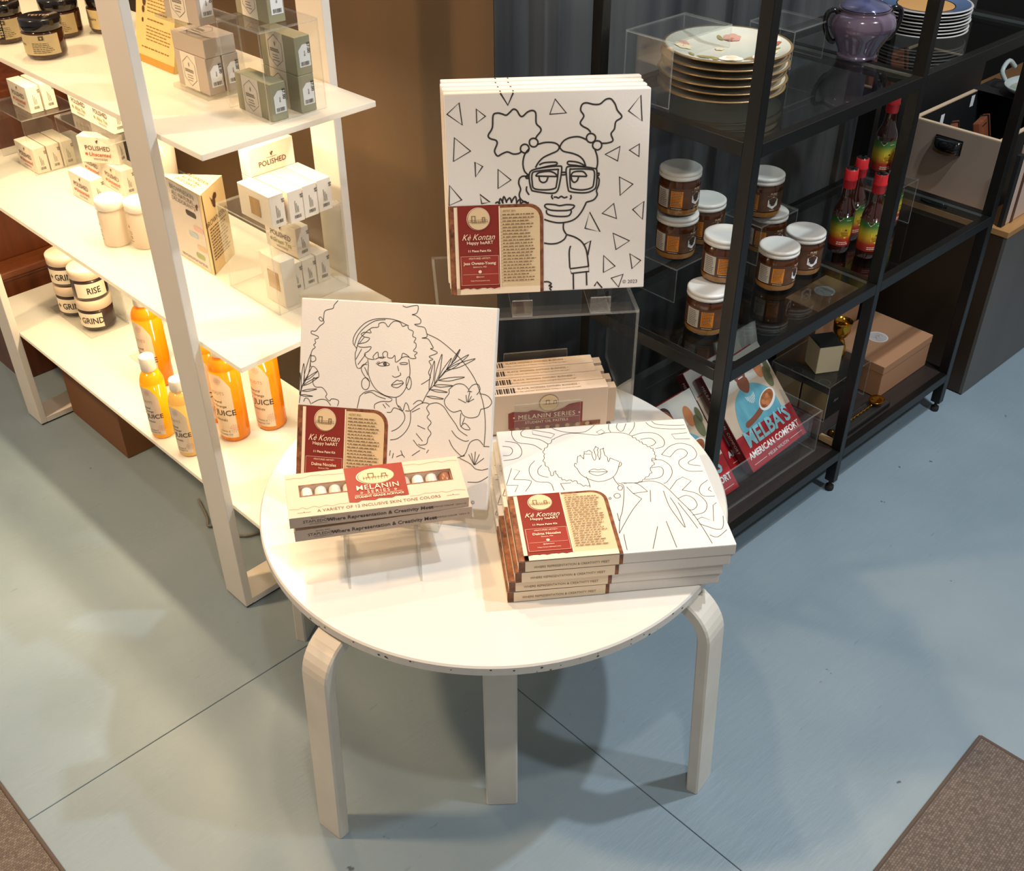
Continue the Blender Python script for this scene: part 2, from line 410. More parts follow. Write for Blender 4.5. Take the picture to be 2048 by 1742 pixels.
# ------------------------------------------------------------------ the setting
mb = MB(); mb.box(-4.0, 4.5, -1.5, 6.0, -0.06, -0.012)
floor_base = struct('floor', mb, mat('floor_gap', (30, 30, 30), 0.9))
fa = R(43.5); fs_, ft_ = Vector((math.cos(fa), math.sin(fa), 0)), Vector((-math.sin(fa), math.cos(fa), 0))
FP = Kind()
def floor_panel(s0, s1, t0, t1):
    g = 0.0007; m_ = MB().box(s0 + g, s1 - g, t0 + g, t1 - g, -0.014, 0.0, bev=0.0008, seg=1)
    o = link('floor_panel', m_.mesh('floor_panel', FLOOR), floor_base); o.rotation_euler = (0, 0, fa)
for s0, s1, t0, t1 in ((-1.50, 0.944, 1.355, 3.8), (0.944, 3.40, 0.135, 1.355), (0.944, 3.4, 1.355, 2.575), (-1.496, 0.944, 0.135, 1.355), (-1.496, 0.944, -1.1, 0.135),
                       (0.944, 3.4, -1.1, 0.135), (0.944, 3.4, 2.575, 3.8), (-0.3, 0.944, 3.8, 5.0)):
    floor_panel(s0, s1, t0, t1)
wall_brown = mat('brown_wall_paint', (92, 70, 45), 0.5, var=0.25, vscale=2.2, stretch=(3, 3, 0.25), bump=0.08, bscale=180)
wall_grey = mat('charcoal_wall_panel', (86, 86, 85), 0.40, vscale=3.0, stretch=(5, 5, 0.15), col2=(46, 48, 52), bump=0.06, bscale=180)
mb = MB(); mb.box(-3.6, 0.193 - 0.001, 0, 0.05, 0, 2.7)
w_ = struct('wall_left', mb, wall_brown); w_.location = Wp(0, 0.552, 0); w_.rotation_euler = (0, 0, WR)
mb = MB(); mb.box(-0.6513, 0.585, 0, 0.05, 0, 2.7)
w_ = struct('wall_right', mb, wall_grey); w_.location = Bp(0, 0.44, 0); w_.rotation_euler = (0, 0, BR_)
mb = MB(); mb.box(0.3, 3.2, 1.05, 1.1, 0, 2.7)
w_ = struct('wall_back', mb, mat('black_wall', (16, 16, 17), 0.7)); w_.location = Bp(0, 0, 0); w_.rotation_euler = (0, 0, BR_)

weave = weave_material()
def floor_mat(name, label, corner, ang, sx, sy):
    k = Kind()
    k.part('mat_body', MB().box(0, sx, 0, sy, 0.0, 0.008, bev=0.003), weave)
    hem = MB().tube([(0.002, 0.002, 0.006), (sx - 0.002, 0.002, 0.006)], 0.004).tube([(0.002, 0.002, 0.006), (0.002, sy, 0.006)], 0.004)
    k.part('hem', hem, mat('mat_hem', (84, 72, 64), 0.9, bump=0.4, bscale=200))
    return k.place(name, label, 'mat', (corner[0], corner[1], 0.0005), ang)
floor_mat('floor_mat', 'taupe woven floor mat with its corner at the right edge of the floor', (0.8494, 1.2426), R(-135), 0.9, 1.2)
floor_mat('floor_mat', 'brown woven floor mat at the lower left corner of the floor', (-0.9041 - 0.25, 1.1561 + 0.25), R(-135), 0.9, 1.4)

# wooden counter past the far end of the white unit
k = Kind()
k.part('lower_panel', MB().box(-0.6, 0, 0.06, 0.50, 0, 0.300, bev=0.004), red_wood)
k.part('ledge', MB().box(-0.62, 0.008, 0.05, 0.505, 0.300, 0.320, bev=0.004), red_wood_h)
k.part('bead', MB().box(-0.6, 0.004, 0.055, 0.503, 0.292, 0.300, bev=0.002), red_wood)
k.part('upper_panel', MB().box(-0.6, -0.062, 0.06, 0.50, 0.320, 0.74, bev=0.004), red_wood)
k.place('wooden_counter', 'reddish brown wooden counter with a ledge past the end of the white shelves', 'counter', Wp(1.165, 0, 0), WR)

# ------------------------------------------------------------------ white shelf unit
k = Kind()
for x in (-0.075, -1.005):
    for y0, y1 in ((0, 0.017), (0.347, 0.364)):
        k.part('post', MB().box(x, x + 0.075, y0, y1, 0.004, 1.76, bev=0.002), frame_paint)
    k.part('foot_bar', MB().box(x, x + 0.075, 0.017, 0.347, 0.004, 0.019, bev=0.001), frame_paint)
    k.part('top_bar', MB().box(x, x + 0.075, 0.017, 0.347, 1.745, 1.76, bev=0.001), frame_paint)
    k.part('foot_pad', MB().box(x + 0.002, x + 0.073, 0.002, 0.362, 0.0, 0.004), rubber)
for z in (SA, SB, SCc):
    k.part('shelf_panel', MB().box(-1.125, 0.125, 0.018, 0.346, z - 0.010, z, bev=0.0015), opal)
k.place('white_shelf_unit', 'tall white open shelf unit with three milky shelves and two loop frames', 'shelf', W0, WR)

# ------------------------------------------------------------------ black shelf unit
k = Kind()
PX = ((-0.5, -0.480), (0.0, 0.018), (0.478, 0.5))
for x0, x1 in PX:
    for y0, y1 in ((0, 0.024), (0.336, 0.360)):
        p_ = k.part('post', MB().box(x0, x1, y0, y1, 0.028, 1.76, bev=0.001, seg=1), black_steel)
        cx, cy = (x0 + x1) / 2, (y0 + y1) / 2
        k.part('levelling_foot', MB().lathe([(0.004, 0.03), (0.004, 0.014), (0.0095, 0.012), (0.0105, 0.006), (0.0095, 0.0)][::-1], 14, c=(cx, cy)), rubber, p_)
for z in (G1, G2, G3):
    for y0, y1 in ((0.0, 0.018), (0.342, 0.360)):
        for x0, x1 in ((-0.480, 0.0), (0.018, 0.478)):
            k.part('rail', MB().box(x0, x1, y0, y1, z - 0.024, z, bev=0.0008, seg=1), black_steel)
    for x0, x1 in PX:
        k.part('cross_rail', MB().box(x0 + 0.001, x1 - 0.001, 0.024, 0.336, z - 0.024, z, bev=0.0008, seg=1), black_steel)
    for x0, x1 in ((-0.480, 0.0), (0.018, 0.478)):
        if z == G3:
            k.part('wood_shelf', MB().box(x0, x1, 0.018, 0.342, z - 0.016, z - 0.001), dark_wood)
        else:
            k.part('glass_shelf', MB().slab(x0, x1, 0.018, 0.342, z - 0.007, z - 0.001), [glass, glass_edge])
k.place('black_shelf_unit', 'black metal shelf unit with two glass shelves and a dark wood bottom shelf', 'shelf', B0, BR_)

# ------------------------------------------------------------------ tables
def bent_leg(path, width, az, c):
    """flat bent leg: path of (radius, z) along its outer face, thickness inwards"""
    t = 0.022; n = len(path); inner = []
    for i in range(n):
        a = path[max(i - 1, 0)]; b = path[min(i + 1, n - 1)]
        dx, dz = b[0] - a[0], b[1] - a[1]; l = math.hypot(dx, dz)
        inner.append((path[i][0] + dz / l * t, path[i][1] - dx / l * t))
    T = Matrix.Translation((c[0], c[1], 0)) @ Matrix.Rotation(az, 4, 'Z') @ Matrix.Rotation(R(90), 4, 'X')
    mb = MB(); w = width / 2; b = 0.003
    vs = []; fs = []
    for i in range(n):
        o, q = path[i], inner[i]
        d = Vector((o[0] - q[0], o[1] - q[1])).normalized() * b
        ring = [(o[0] - d.x, o[1] - d.y, w), (o[0], o[1], w - b), (o[0], o[1], -w + b), (o[0] - d.x, o[1] - d.y, -w), (q[0] + d.x, q[1] + d.y, -w), (q[0], q[1], -w + b), (q[0], q[1], w - b), (q[0] + d.x, q[1] + d.y, w)]
        vs += ring
    for i in range(n - 1):
        for j in range(8):
            l = (j + 1) % 8; fs.append((i * 8 + j, i * 8 + l, (i + 1) * 8 + l, (i + 1) * 8 + j))
    fs.append(tuple(range(8))[::-1]); fs.append(tuple(range((n - 1) * 8, n * 8)))
    mb.add(vs, fs, 0, False, T)
    return mb
def leg_path(r_in, r_out, z_top, rad, r_foot):
    p = [(r_in, z_top), (r_out - rad - 0.02, z_top)]
    for i in range(0, 11):
        a = R(90 - 9 * i); p.append((r_out - rad + rad * math.cos(a), z_top - rad + rad * math.sin(a)))
    p.append((r_foot, 0.001))
    return p
CT = (-0.031, 1.411); ZT = 0.45
k = Kind()
k.part('table_top', MB().lathe([(0.0, ZT - 0.020), (0.389, ZT - 0.020), (0.393, ZT - 0.017), (0.393, ZT - 0.003), (0.3905, ZT), (0.0, ZT)], 128, c=CT, smooth=False), table_top_paint)
for az, rf, ro, ri in ((231.5, 0.450, 0.432, 0.16), (324, 0.450, 0.432, 0.16), (165, 0.413, 0.400, 0.14), (70, 0.430, 0.412, 0.14), (272, 0.303, 0.298, 0.04)):
    k.part('leg', bent_leg(leg_path(ri, ro, ZT - 0.0205, 0.075, rf), 0.054, R(az), CT), leg_paint)
mbk = MB(); rg = random.Random(3)
for i in range(26):
    a = R(rg.uniform(225, 320)); s_ = rg.uniform(0.0006, 0.0022); z_ = ZT - 0.010 + rg.uniform(-0.006, 0.006)
    T = Matrix.Translation((CT[0], CT[1], z_)) @ Matrix.Rotation(a, 4, 'Z') @ Matrix.Translation((0.3932, 0, 0)) @ Matrix.Rotation(R(90), 4, 'Y')
    mbk.disc(0, 0, s_ * 0.7, 0.0002, 0, T, ry=s_, n=7)
k.part('edge_chips', mbk, mat('chipped_edge', (60, 52, 44), 0.8), 0, 'small dark chips along the rim')
k.place('round_table', 'round white display table with bent legs in the middle', 'table')
# ------------------------------------------------------------------ printed canvases
CS = 0.325
ART_CT='*13,906 73,957 84,854|*154,926 197,891 154,861|271,1000 306,939 333,1000|*534,961 508,891 588,895|*950,967 892,895 960,846|*44,795 120,729 35,682|*140,675 177,653 141,603|*252,636 315,582 250,542|*11,565 68,492 3,466|*159,516 208,476 167,470|*855,727 782,691 845,657|*951,736 902,708 951,675|*856,578 925,540 862,486|*831,446 773,398 847,369|*984,451 928,412 980,360|*709,407 687,325 764,304|*831,294 917,251 848,208|*785,179 846,120 786,89|*921,183 979,145 935,103|*889,75 827,57 867,7|679,238 717,260 703,184|740,18 753,40 781,6|*611,116 708,125 711,98 619,91'
ART_CC='438,776 445,790 464,813 461,830 442,851 440,898 425,911 401,905 376,885 362,891 349,913 332,920 314,905 297,893 276,900 255,904 234,894 229,837 208,801 218,785 245,776 250,759 237,725 251,701 272,710 300,719 328,708 356,710 371,722|709,799 694,816 667,831 657,848 674,878 658,905 665,932 686,939 721,931 752,932 779,952 804,954 825,930 837,900 858,875 855,862 831,846 825,812 809,789 819,757 795,746 763,745|*450,759 447,749 439,741 428,739 418,742 410,750 408,760 410,771 418,778 429,780 439,777 447,769|*406,732 403,721 395,714 385,711 374,715 366,722 364,733 367,743 374,750 385,753 396,750 403,742|*733,772 730,761 722,753 711,750 699,754 691,762 688,773 691,784 699,792 710,794 721,791 730,783|*764,736 761,725 753,717 742,714 731,718 722,726 719,737 722,748 730,756 741,758 753,755 761,747|406,731 384,703 375,661 383,622 405,601|445,749 483,758 526,756 548,745 554,731 543,715 512,702 476,686 451,662 437,638|557,731 562,745 579,765 610,778 652,780 688,765|557,731 575,713 618,702 653,687 675,665 686,637|731,715 742,684 745,649 740,621|455,651 483,661 538,661 540,649 504,644 455,634|686,637 647,657 600,663 600,648 640,642 684,633|*407,611 426,628 483,638 554,642 567,630 558,563 544,518 511,509 432,522 415,533 406,576|*420,607 440,620 540,626 549,617 541,550 531,532 483,527 429,536 420,568|*590,629 604,638 661,636 726,625 742,613 741,543 727,518 684,505 612,513 599,530 590,598|*608,618 618,625 697,622 729,610 727,550 716,529 670,520 619,529 610,547|567,611 590,610|565,598 589,599|407,604 390,598 392,587 408,588|742,599 753,600 751,588 742,589|437,597 454,613 504,618 533,607 546,591|437,597 546,591|454,594 458,574 472,564 490,569 499,590|612,591 626,610 669,612 687,598 692,586|612,591 692,586|613,588 619,568 630,559 644,567 652,587|401,594 376,599 358,588 353,564 362,535 355,510 360,488 382,470 403,465|393,548 391,527 404,505|744,582 754,571 752,542 742,514 746,492 728,468 692,458|692,458 671,415 642,380 606,363 555,358 511,367 479,379|520,502 517,490 524,479|527,489 540,489 551,484 565,492 580,484 596,489|612,497 615,484 609,474|*482,448 493,455 533,451 558,445 591,449 627,445 629,435 606,421 555,420 511,425 488,437|491,426 493,408 518,396 562,390 602,392 616,410 613,421|577,355 577,324 592,297|592,293 581,272 548,254 511,251 478,257|592,297 636,281 673,253 696,207 708,123|614,237 607,203 611,120|629,88 631,3|697,97 700,23|477,52 500,51 515,39 503,30 518,24 507,16 515,4|235,468 245,475 260,467|252,464 260,492 274,466|270,470 278,502 292,469|288,473 307,494 317,468|313,469 335,500 342,467|339,464 357,485 360,463|360,463 382,473 396,462'
ART_AC='191,996 171,972 165,955 124,940 118,897 105,889 94,902 104,909 122,884 99,863 79,838 58,837 58,824 90,813 94,803 77,795 81,779 71,768 80,756 65,742 59,715 78,712 85,693 67,682 60,688|59,715 58,661 78,659 98,637 104,611 91,600 76,603 74,576 89,557 124,556 149,527 143,510 164,491 174,502 202,501 213,491 207,468|525,987 545,981 579,990 602,991 603,968 594,952 574,946 594,942 619,924 616,904 589,899 610,891 640,886 652,861 654,841 629,834 660,832 681,804 689,788 675,784 709,770 703,760 670,745 691,733 671,722 683,700 671,667 682,641 659,620 636,605|653,856 713,832 775,790 831,742 880,686 916,630 947,554 963,490 971,412 969,320|353,699 314,664 296,683 290,735 296,762 278,787 280,820 299,854 332,889 372,910 419,919 467,919 508,911 542,897 559,891|285,781 300,828 333,869 386,905 440,914|296,762 314,816 360,864|309,789 335,823|295,709 323,763|306,683 345,738|*427,900 407,893 404,876 374,871 361,861 368,845 334,846 317,835 335,823 362,818 343,797 302,785 309,773 337,771 371,776 361,756 338,738 353,719 373,714 390,715 383,728 406,752 413,726 438,724 432,744 443,757 457,752 458,729 482,727 495,741 500,708 516,716 529,730 535,753 559,745 573,733 587,730 604,734 596,747 609,761 589,769 601,786 600,806 590,812 599,832 582,841 584,864 560,875 553,894 529,886 515,905 488,910 468,896 455,879 441,895|356,713 361,680 361,647 378,602 407,564 449,540 483,533 517,535 544,557 563,594 574,634 576,674 567,726|354,686 333,685 324,665 335,639 357,614 371,602|341,672 352,653 359,634|*370,592 368,576 361,565 351,560 340,564 332,574 329,589 331,604 338,615 348,620 359,617 367,606|*586,609 584,593 580,581 573,576 567,580 561,591 559,607 560,623 564,635 571,639 578,636 583,624|*409,690 429,701 449,705 470,693 450,686 426,684|409,690 400,696|*453,696 453,692 450,689 446,688 442,689 440,691 438,695 439,698 442,701 446,702 449,702 452,699|*450,695 450,693 448,692 446,691 444,692 442,693 442,695 442,697 444,699 446,699 448,699 449,697|412,695 405,703|418,698 413,706|394,715 421,727 448,728|520,703 544,708 564,706|524,698 548,698 563,702|529,730 549,738 570,736|486,639 496,633 506,633 523,641 530,648 526,657|511,689 519,664|*484,592 501,610 514,619 524,615 534,617 545,606 532,592 515,581 495,583|484,592 515,599 545,606|322,525 346,547 380,557 400,557 442,540 477,529 491,523|322,525 311,465|346,540 380,549 415,532 457,521|401,468 403,491 437,507 478,509 491,520|444,494 459,475|457,501 479,483|511,531 516,499 541,467|466,455 487,457 500,478 520,476 551,461 560,429 541,394 518,373 494,361|588,471 588,411 566,363 527,327 489,317|561,469 588,471 621,499 654,515 681,510 669,489 684,464 674,444 696,419 680,391 698,366 683,338 677,311 644,302 636,308|595,464 635,487|626,400 667,384|621,360 656,323|608,326 637,295 672,284|519,492 533,487 548,468 560,508 574,496 581,473|600,504 620,522 640,524 647,514|681,510 721,519 756,502 785,464 820,421 842,390 883,366|802,387 830,356 871,339 891,344|791,340 813,302 855,265 875,267|647,514 672,568 710,617 748,671 792,726 822,790|0,470 18,559 45,614 64,655|778,589 811,617 850,619 878,595 872,582|878,595 897,619 923,624 935,599 919,572|932,579 972,572 997,544 982,517 943,502|943,502 931,468 892,456 858,466 843,491|843,491 804,479 769,503 758,535 779,569 778,589|875,533 885,589|871,533 866,568|878,533 894,564|878,533 907,551|868,529 827,546|875,588 895,586|844,475 843,429 848,410|865,457 854,423|848,410 867,428 895,400 868,398 848,410|829,250 874,273 898,334 937,351 965,326|966,320 1005,321|849,252 903,229 932,205 965,201|965,201 1011,211|895,136 948,140 987,163 1013,172|924,224 894,275|924,224 907,282|925,224 927,291|927,225 948,279|929,225 972,261|504,225 509,252|524,233 554,246 568,233|546,268 558,242|605,246 625,261 645,276|679,265 689,282|492,264 489,237|28,479 35,496 52,494 67,468|70,472 112,495 147,494 172,469|678,575 696,627 700,681 698,727 685,675 677,622 678,575|704,610 726,661 733,715 735,762 718,710 706,657 704,610|723,637 752,671 771,710 784,745 758,710 736,673 723,637|748,671 797,697 838,732 870,767 823,738 780,706 748,671|760,685 815,698 864,723 904,749 851,733 800,711 760,685|723,631 771,630 817,642 855,655 808,652 762,644 723,631|697,603 733,598 768,603 798,609 762,611 727,610 697,603|685,582 715,574 746,573 772,575 742,581 712,584 685,582|666,548 696,540 727,539 754,541 724,547 693,550 666,548|785,719 804,741 817,767 825,790 808,767 794,742 785,719|15,545 27,590 26,634 22,672 14,628 11,583 15,545|25,566 48,619 56,673 58,721 40,668 27,614 25,566|6,511 13,551 9,591 2,625 -2,585 -1,545 6,511|31,586 58,600 79,619 96,637 71,622 48,605 31,586|22,559 53,571 79,589 101,607 71,594 43,577 22,559|16,532 45,532 73,539 96,547 67,545 39,540 16,532|9,511 32,506 56,507 76,509 53,512 30,514 9,511'
ART_SC='385,939 433,930 492,911 526,907 570,920 625,915 665,902 694,876|695,878 697,860 710,858 712,840 722,836 724,820 735,819 736,801 746,799 753,790 756,775 767,776 770,760 780,757 776,739 782,724 776,708 781,697 773,680 776,666 766,674 757,677 751,657 758,644 757,624 747,622 740,609 733,603 728,583 731,562 720,558 713,544 704,534 692,531 683,516 674,513 666,500 655,502 647,491|385,939 342,929 289,901|292,896 278,893 273,874 264,862 253,858 248,839 240,829 230,825 226,808 220,804 218,787 225,777 218,765 218,749 215,736 207,720 216,707 214,695 215,678 224,671 228,658 227,641 232,627 230,608 233,595 244,603 247,622 259,634 257,617 262,605 265,592 269,579 279,575 281,558 292,559 301,549 313,554 324,551 330,538 340,546 350,541 352,522 363,518 369,510 377,497 388,504 396,496 406,499|647,491 570,500|368,641 377,597 398,563 426,539 457,524 497,530 534,552 563,596 590,668|368,641 358,663 365,684 373,673|590,668 596,657 589,636 575,627|387,738 395,739 403,747 404,733 411,724 412,712 417,726 418,741 424,756 426,772 436,770 445,778 456,781 458,771 465,766 461,747 461,729 462,709 466,695 475,709 478,725 480,740 477,753 479,768 477,782 485,794 492,811 496,800 504,795 496,779 496,762 492,747 489,729 493,714 490,697 500,714 503,734 508,750 509,766 512,784 521,784 530,792 526,775 526,759 525,744 526,730 531,720 535,708 533,691 533,676 542,690 547,706|547,706 587,671|387,737 375,683|424,754 456,748|*422,608 448,626 470,616 494,620 513,597 486,579 459,571 434,585|422,608 464,600 513,597|402,568 408,530 407,484|534,552 538,520 550,482|*563,462 559,453 554,447 548,446 542,449 540,456 540,465 543,474 549,480 555,482 560,479 563,471|*541,404 537,395 530,390 522,388 515,391 511,399 510,408 514,416 521,422 529,424 536,420 540,413|*492,390 491,386 488,383 486,383 483,384 482,387 482,391 484,395 486,397 489,398 491,397 492,394|548,503 570,480 559,410 529,295 504,231 483,140|576,495 609,496 645,481 678,421|678,421 605,414|605,414 638,370|638,370 581,298 525,209 482,135|584,468 605,414|564,501 635,493 702,500 750,479 779,434 811,350 850,247 873,140 890,18|693,429 675,341|755,417 756,307 773,218 790,149 796,158 792,273 776,364|804,321 830,220 851,128|669,164 614,15|717,196 720,102 723,11|502,128 498,74 496,20|499,222 501,279|81,1002 78,944 102,889 174,863 215,813|143,995 126,973 135,937 214,904 252,859|36,908 95,884 112,814 87,761 12,746|18,868 57,854 65,820 46,788 13,790|44,590 120,575 124,549 90,491|167,728 134,680 129,616 154,561 217,543 228,480|197,688 173,653 174,611 217,585|292,1012 327,966 393,941 463,944 518,997|595,994 587,953 592,923|641,997 630,960 641,925 660,932 686,989|733,995 720,949 684,894|792,988 814,944 878,918 988,905|825,996 846,963 927,945 990,940|694,876 754,897 821,884 851,828 838,772 792,755|732,842 785,847 805,810 785,784 771,780|811,702 871,768 930,784 979,755 991,697 974,655 933,627 934,605 984,589|849,676 897,731 931,733 945,703 927,672 889,643 882,601 914,554 986,545|751,660 798,660 833,607 828,543 791,485 768,472|738,602 785,602 788,558 759,520 685,513|846,411 909,378 939,305 912,239 850,223|811,350 855,370 886,341 890,291 860,260 839,268|990,473 944,435 927,386 942,354 992,348|989,420 974,401 986,384|929,114 959,111 978,146 991,201|894,77 926,59 982,103'
ART_ST='*187,991 276,955 299,940 277,908 186,954|-26,551 44,680 82,654 44,590|-3,548 61,543 39,492|268,531 320,530|268,531 279,479|*517,932 548,952 561,927 533,909|986,870 902,868 911,824 987,817|811,702 849,676|789,423 838,489 873,511 908,476 846,411|863,188 890,204 937,169 965,282 986,299|865,159 929,114'

def info_card(k, parent, artist, wrap=True, seed=1):
    s = CS; h = s / 2; q = lambda u, v: (u * s - h, v * s - h)
    def rounded(u0, u1, v0, v1, r):
        pts = [q(u0, v0), q(u1, v0)]
        for i in range(7):
            a = R(15 * i); pts.append(q(u1 - r + r * math.cos(a), v1 - r + r * math.sin(a)))
        return pts + [q(u0, v1)]
    def rc(m_, u0, u1, v0, v1, z, mi): a = q(u0, v0); b = q(u1, v1); m_.rect(a[0], b[0], a[1], b[1], z, mi)
    c = MB(); e = 0.0005
    c.flat(rounded(0.0, 0.475, 0.0, 0.462, 0.075), e, 0)
    c.flat(rounded(0.252, 0.457, 0.034, 0.446, 0.062), 2 * e, 1)
    rc(c, 0.026, 0.046, 0.0, 0.455, 2 * e, 2)
    rc(c, 0.026, 0.457, 0.0, 0.034, 2 * e, 2)
    red = [q(0.044, 0.46)] + [q(0.044 + 0.210 * i / 12, 0.028 + 0.009 * ((i * 7) % 5) / 4) for i in range(13)] + [q(0.254, 0.46)]
    c.flat(red, 3 * e, 3)
    rc(c, 0.052, 0.246, 0.052, 0.205, 4 * e, 4)
    rc(c, 0.250, 0.256, 0.03, 0.455, 4 * e, 2)
    a = q(0.147, 0.394)
    c.disc(a[0], a[1], 0.0585 * s, 4 * e, 2); c.disc(a[0] + 0.001 * s, a[1] - 0.001 * s, 0.0565 * s, 4.4 * e, 3); c.disc(a[0] + 0.002 * s, a[1], 0.0545 * s, 5 * e, 1)
    if wrap:
        t = 0.0205
        def ee(u0, u1, mi, zz): c.rect(u0 * s - h, u1 * s - h, 0.0, t - 0.001, zz, mi, FT((0, -h - 0.0004, 0), (1, 0, 0), (0, 0, 1)) @ Matrix.Translation((0, -t + 0.0005, 0)))
        ee(0.0, 0.475, 0, 0.0002); ee(0.028, 0.457, 2, 0.0005)
        c.add([(-h - 0.0005, -h, 0), (-h - 0.0005, -h + 0.46 * s, 0), (-h - 0.0005, -h + 0.46 * s, -t), (-h - 0.0005, -h, -t)], [(0, 1, 2, 3)], 2)
        c.add([(-h - 0.0009, -h + 0.01 * s, -0.001), (-h - 0.0009, -h + 0.45 * s, -0.001), (-h - 0.0009, -h + 0.45 * s, -0.006), (-h - 0.0009, -h + 0.01 * s, -0.006)], [(0, 1, 2, 3)], 0)
    ci = k.part('info_card', c, [marble_brown, cream, pale, maroon, maroon2], parent, 'maroon and cream printed card wrapped round the lower left corner')
    t = MB(); z = 6 * e
    def tx(txt, u, v, size, m_=0, **kw): p = q(u, v); t.text(txt, size * s, None, m_, p[0], p[1], z, **kw)
    tx('Kè Kontan', 0.143, 0.288, 0.044, shear=0.45, sx=0.86)
    tx('Happy heART', 0.152, 0.266, 0.0235, weight=0.01)
    tx('11 Piece Paint Kit', 0.148, 0.226, 0.0165, weight=0.02)
    tx('•FEATURED ARTIST•', 0.148, 0.188, 0.0125)
    tx(artist, 0.148, 0.160, 0.0215, weight=0.02)
    tx('Baltimore, MD' if artist[0] == 'J' else 'Boston, MA', 0.148, 0.144, 0.0115)
    p = q(0.148, 0.122); t.disc(p[0], p[1], 0.0085 * s, z, 0, n=12)
    rc(t, 0.06, 0.238, 0.1085, 0.1095, z, 0)
    tx('@' + artist.split()[0].lower() + 'art', 0.148, 0.092, 0.0115); tx('https://www.' + artist.split()[0].lower() + 'art.com', 0.148, 0.072, 0.010)
    for uu in (0.052, 0.244): rc(t, uu, uu + 0.0012, 0.052, 0.205, z, 0)
    for vv in (0.052, 0.2038): rc(t, 0.052, 0.2452, vv, vv + 0.0012, z, 0)
    # arches sketch in the roundel
    for u0, w_, hh in ((0.113, 0.020, 0.030), (0.166, 0.015, 0.022)):
        for du in (0, w_ - 0.0035): rc(t, u0 + du, u0 + du + 0.0035, 0.380, 0.380 + hh, z, 1)
        rc(t, u0 - 0.001, u0 + w_ + 0.001, 0.378 + hh, 0.381 + hh, z, 1)
    rc(t, 0.100, 0.196, 0.380, 0.3815, z, 1); rc(t, 0.102, 0.194, 0.390, 0.391, z, 1)
    for i in range(11): rc(t, 0.100 + i * 0.0092, 0.1012 + i * 0.0092, 0.372, 0.391, z, 1)
    tx('STAPLEDONS', 0.148, 0.372, 0.011, 1)
    p = q(0.27, 0.427); t.text('ARTIST BIO:', 0.0125 * s, None, 1, p[0] + 0.033 * s, p[1], z, weight=0.02)
    a, b = q(0.268, 0.05), q(0.445, 0.41)
    t.lines(a[0], b[0] - 0.003, [b[1] - i * 0.0053 for i in range(22)], 0.0017, z, 1, seed=seed)
    if wrap:
        t.text('WHERE REPRESENTATION & CREATIVITY MEET', 0.0062, FT((0, -h - 0.0012, -0.014), (1, 0, 0), (0, 0, 1)), 1, (0.24 - 0.5) * s, 0, 0, sx=0.86)
    k.part('lettering', t, [pale, text_brown], ci)
def canvas_kind(curves, straight, width, artist, seed, copy_mark='© 2023', tick=None, ink_m=None):
    k = Kind(); h = CS / 2
    b = k.part('canvas_panel', MB().box(-h, h, -h, h, -0.0205, 0.0, bev=0.0018), [canvas_white])
    if curves:
        d = MB().art(curves, CS, width, 0.00035)
        if straight: d.art(straight, CS, width, 0.00035, 0, False)
        if copy_mark:
            d.text(copy_mark, 0.0085, None, 0, h - 0.024, -h + 0.0085, 0.00035)
        k.part('line_drawing', d, ink_m or ink, b, 'black outline drawing to colour in')
    if tick:
        d = MB()
        for x in tick:
            T = FT((x * CS - h, h + 0.0004, -0.004), (1, 0, 0), (0, 0, -1)); d.rect(-0.0012, 0.0012, 0, 0.010, 0, 0, T)
        k.part('wrapped_line', d, ink, b)
    if artist: info_card(k, b, artist, True, seed)
    return k
def pose(c, yaw, tilt, roll):
    Rm = Matrix.Rotation(yaw, 3, 'Z') @ Matrix.Rotation(-tilt, 3, 'X') @ Matrix.Rotation(roll, 3, 'Y')
    m = Matrix((Rm @ Vector((1, 0, 0)), Rm @ Vector((0, 0, 1)), Rm @ Vector((0, -1, 0)))).transposed().to_4x4()
    m.translation = c
    return m
PC = pose((0.06077, 1.62446, 0.89235), 0.08206, 0.17817, 0.00238)
PA = pose((-0.19134, 1.42734, 0.61982), -0.20247, 0.51998, -0.04145)
kC = canvas_kind(ART_CC, ART_CT, 0.0026, 'Jess Owens-Young', 3, tick=(0.272, 0.334))
kC.place('art_canvas', 'square canvas drawn with a girl in big glasses and triangles, on clear riser', 'canvas', matrix=PC)
kB = canvas_kind(None, None, 0, None, 1, tick=(0.272, 0.334))
for i, nm in ((1, 'second'), (2, 'third'), (3, 'rearmost')):
    kB.place('art_canvas', nm + ' canvas in the row leaning behind the glasses girl canvas', 'canvas', matrix=PC @ Matrix.Translation((-0.002 * i + (0.003 if i == 3 else 0), 0.0035 * i, -0.0215 * i)), group='canvases leaning in a row on the clear riser')
kA = canvas_kind(ART_AC, None, 0.0010, 'Dalma Nocales', 5, copy_mark='©')
kA.place('art_canvas', 'shrink wrapped canvas drawn with a winking woman and flowers, leaning on left of table', 'canvas', matrix=PA)
kS = canvas_kind(ART_SC, ART_ST, 0.00095, 'Dalma Nocales', 7, copy_mark=None, ink_m=ink2)
for i, (x, y, yw, lab) in enumerate(((0.1345, 1.3255, 0.118, 'bottom canvas of the flat stack on the round table'), (0.1385, 1.3250, 0.110, 'third canvas down in the flat stack on the round table'),
                                  (0.1470, 1.3225, 0.114, 'second canvas down in the flat stack on the round table'), (0.1528, 1.3226, 0.1107, 'top canvas of the flat stack, drawn with a faceless afro woman'))):
    m_ = Matrix.Translation((x, y, ZT + 0.0010 + (i + 1) * 0.0210 - 0.0005)) @ Matrix.Rotation(yw, 4, 'Z')
    kS.place('art_canvas', lab, 'canvas', matrix=m_, group='canvases stacked flat on the round table')
# clear wrap film glint is part of the coat of the canvas paint

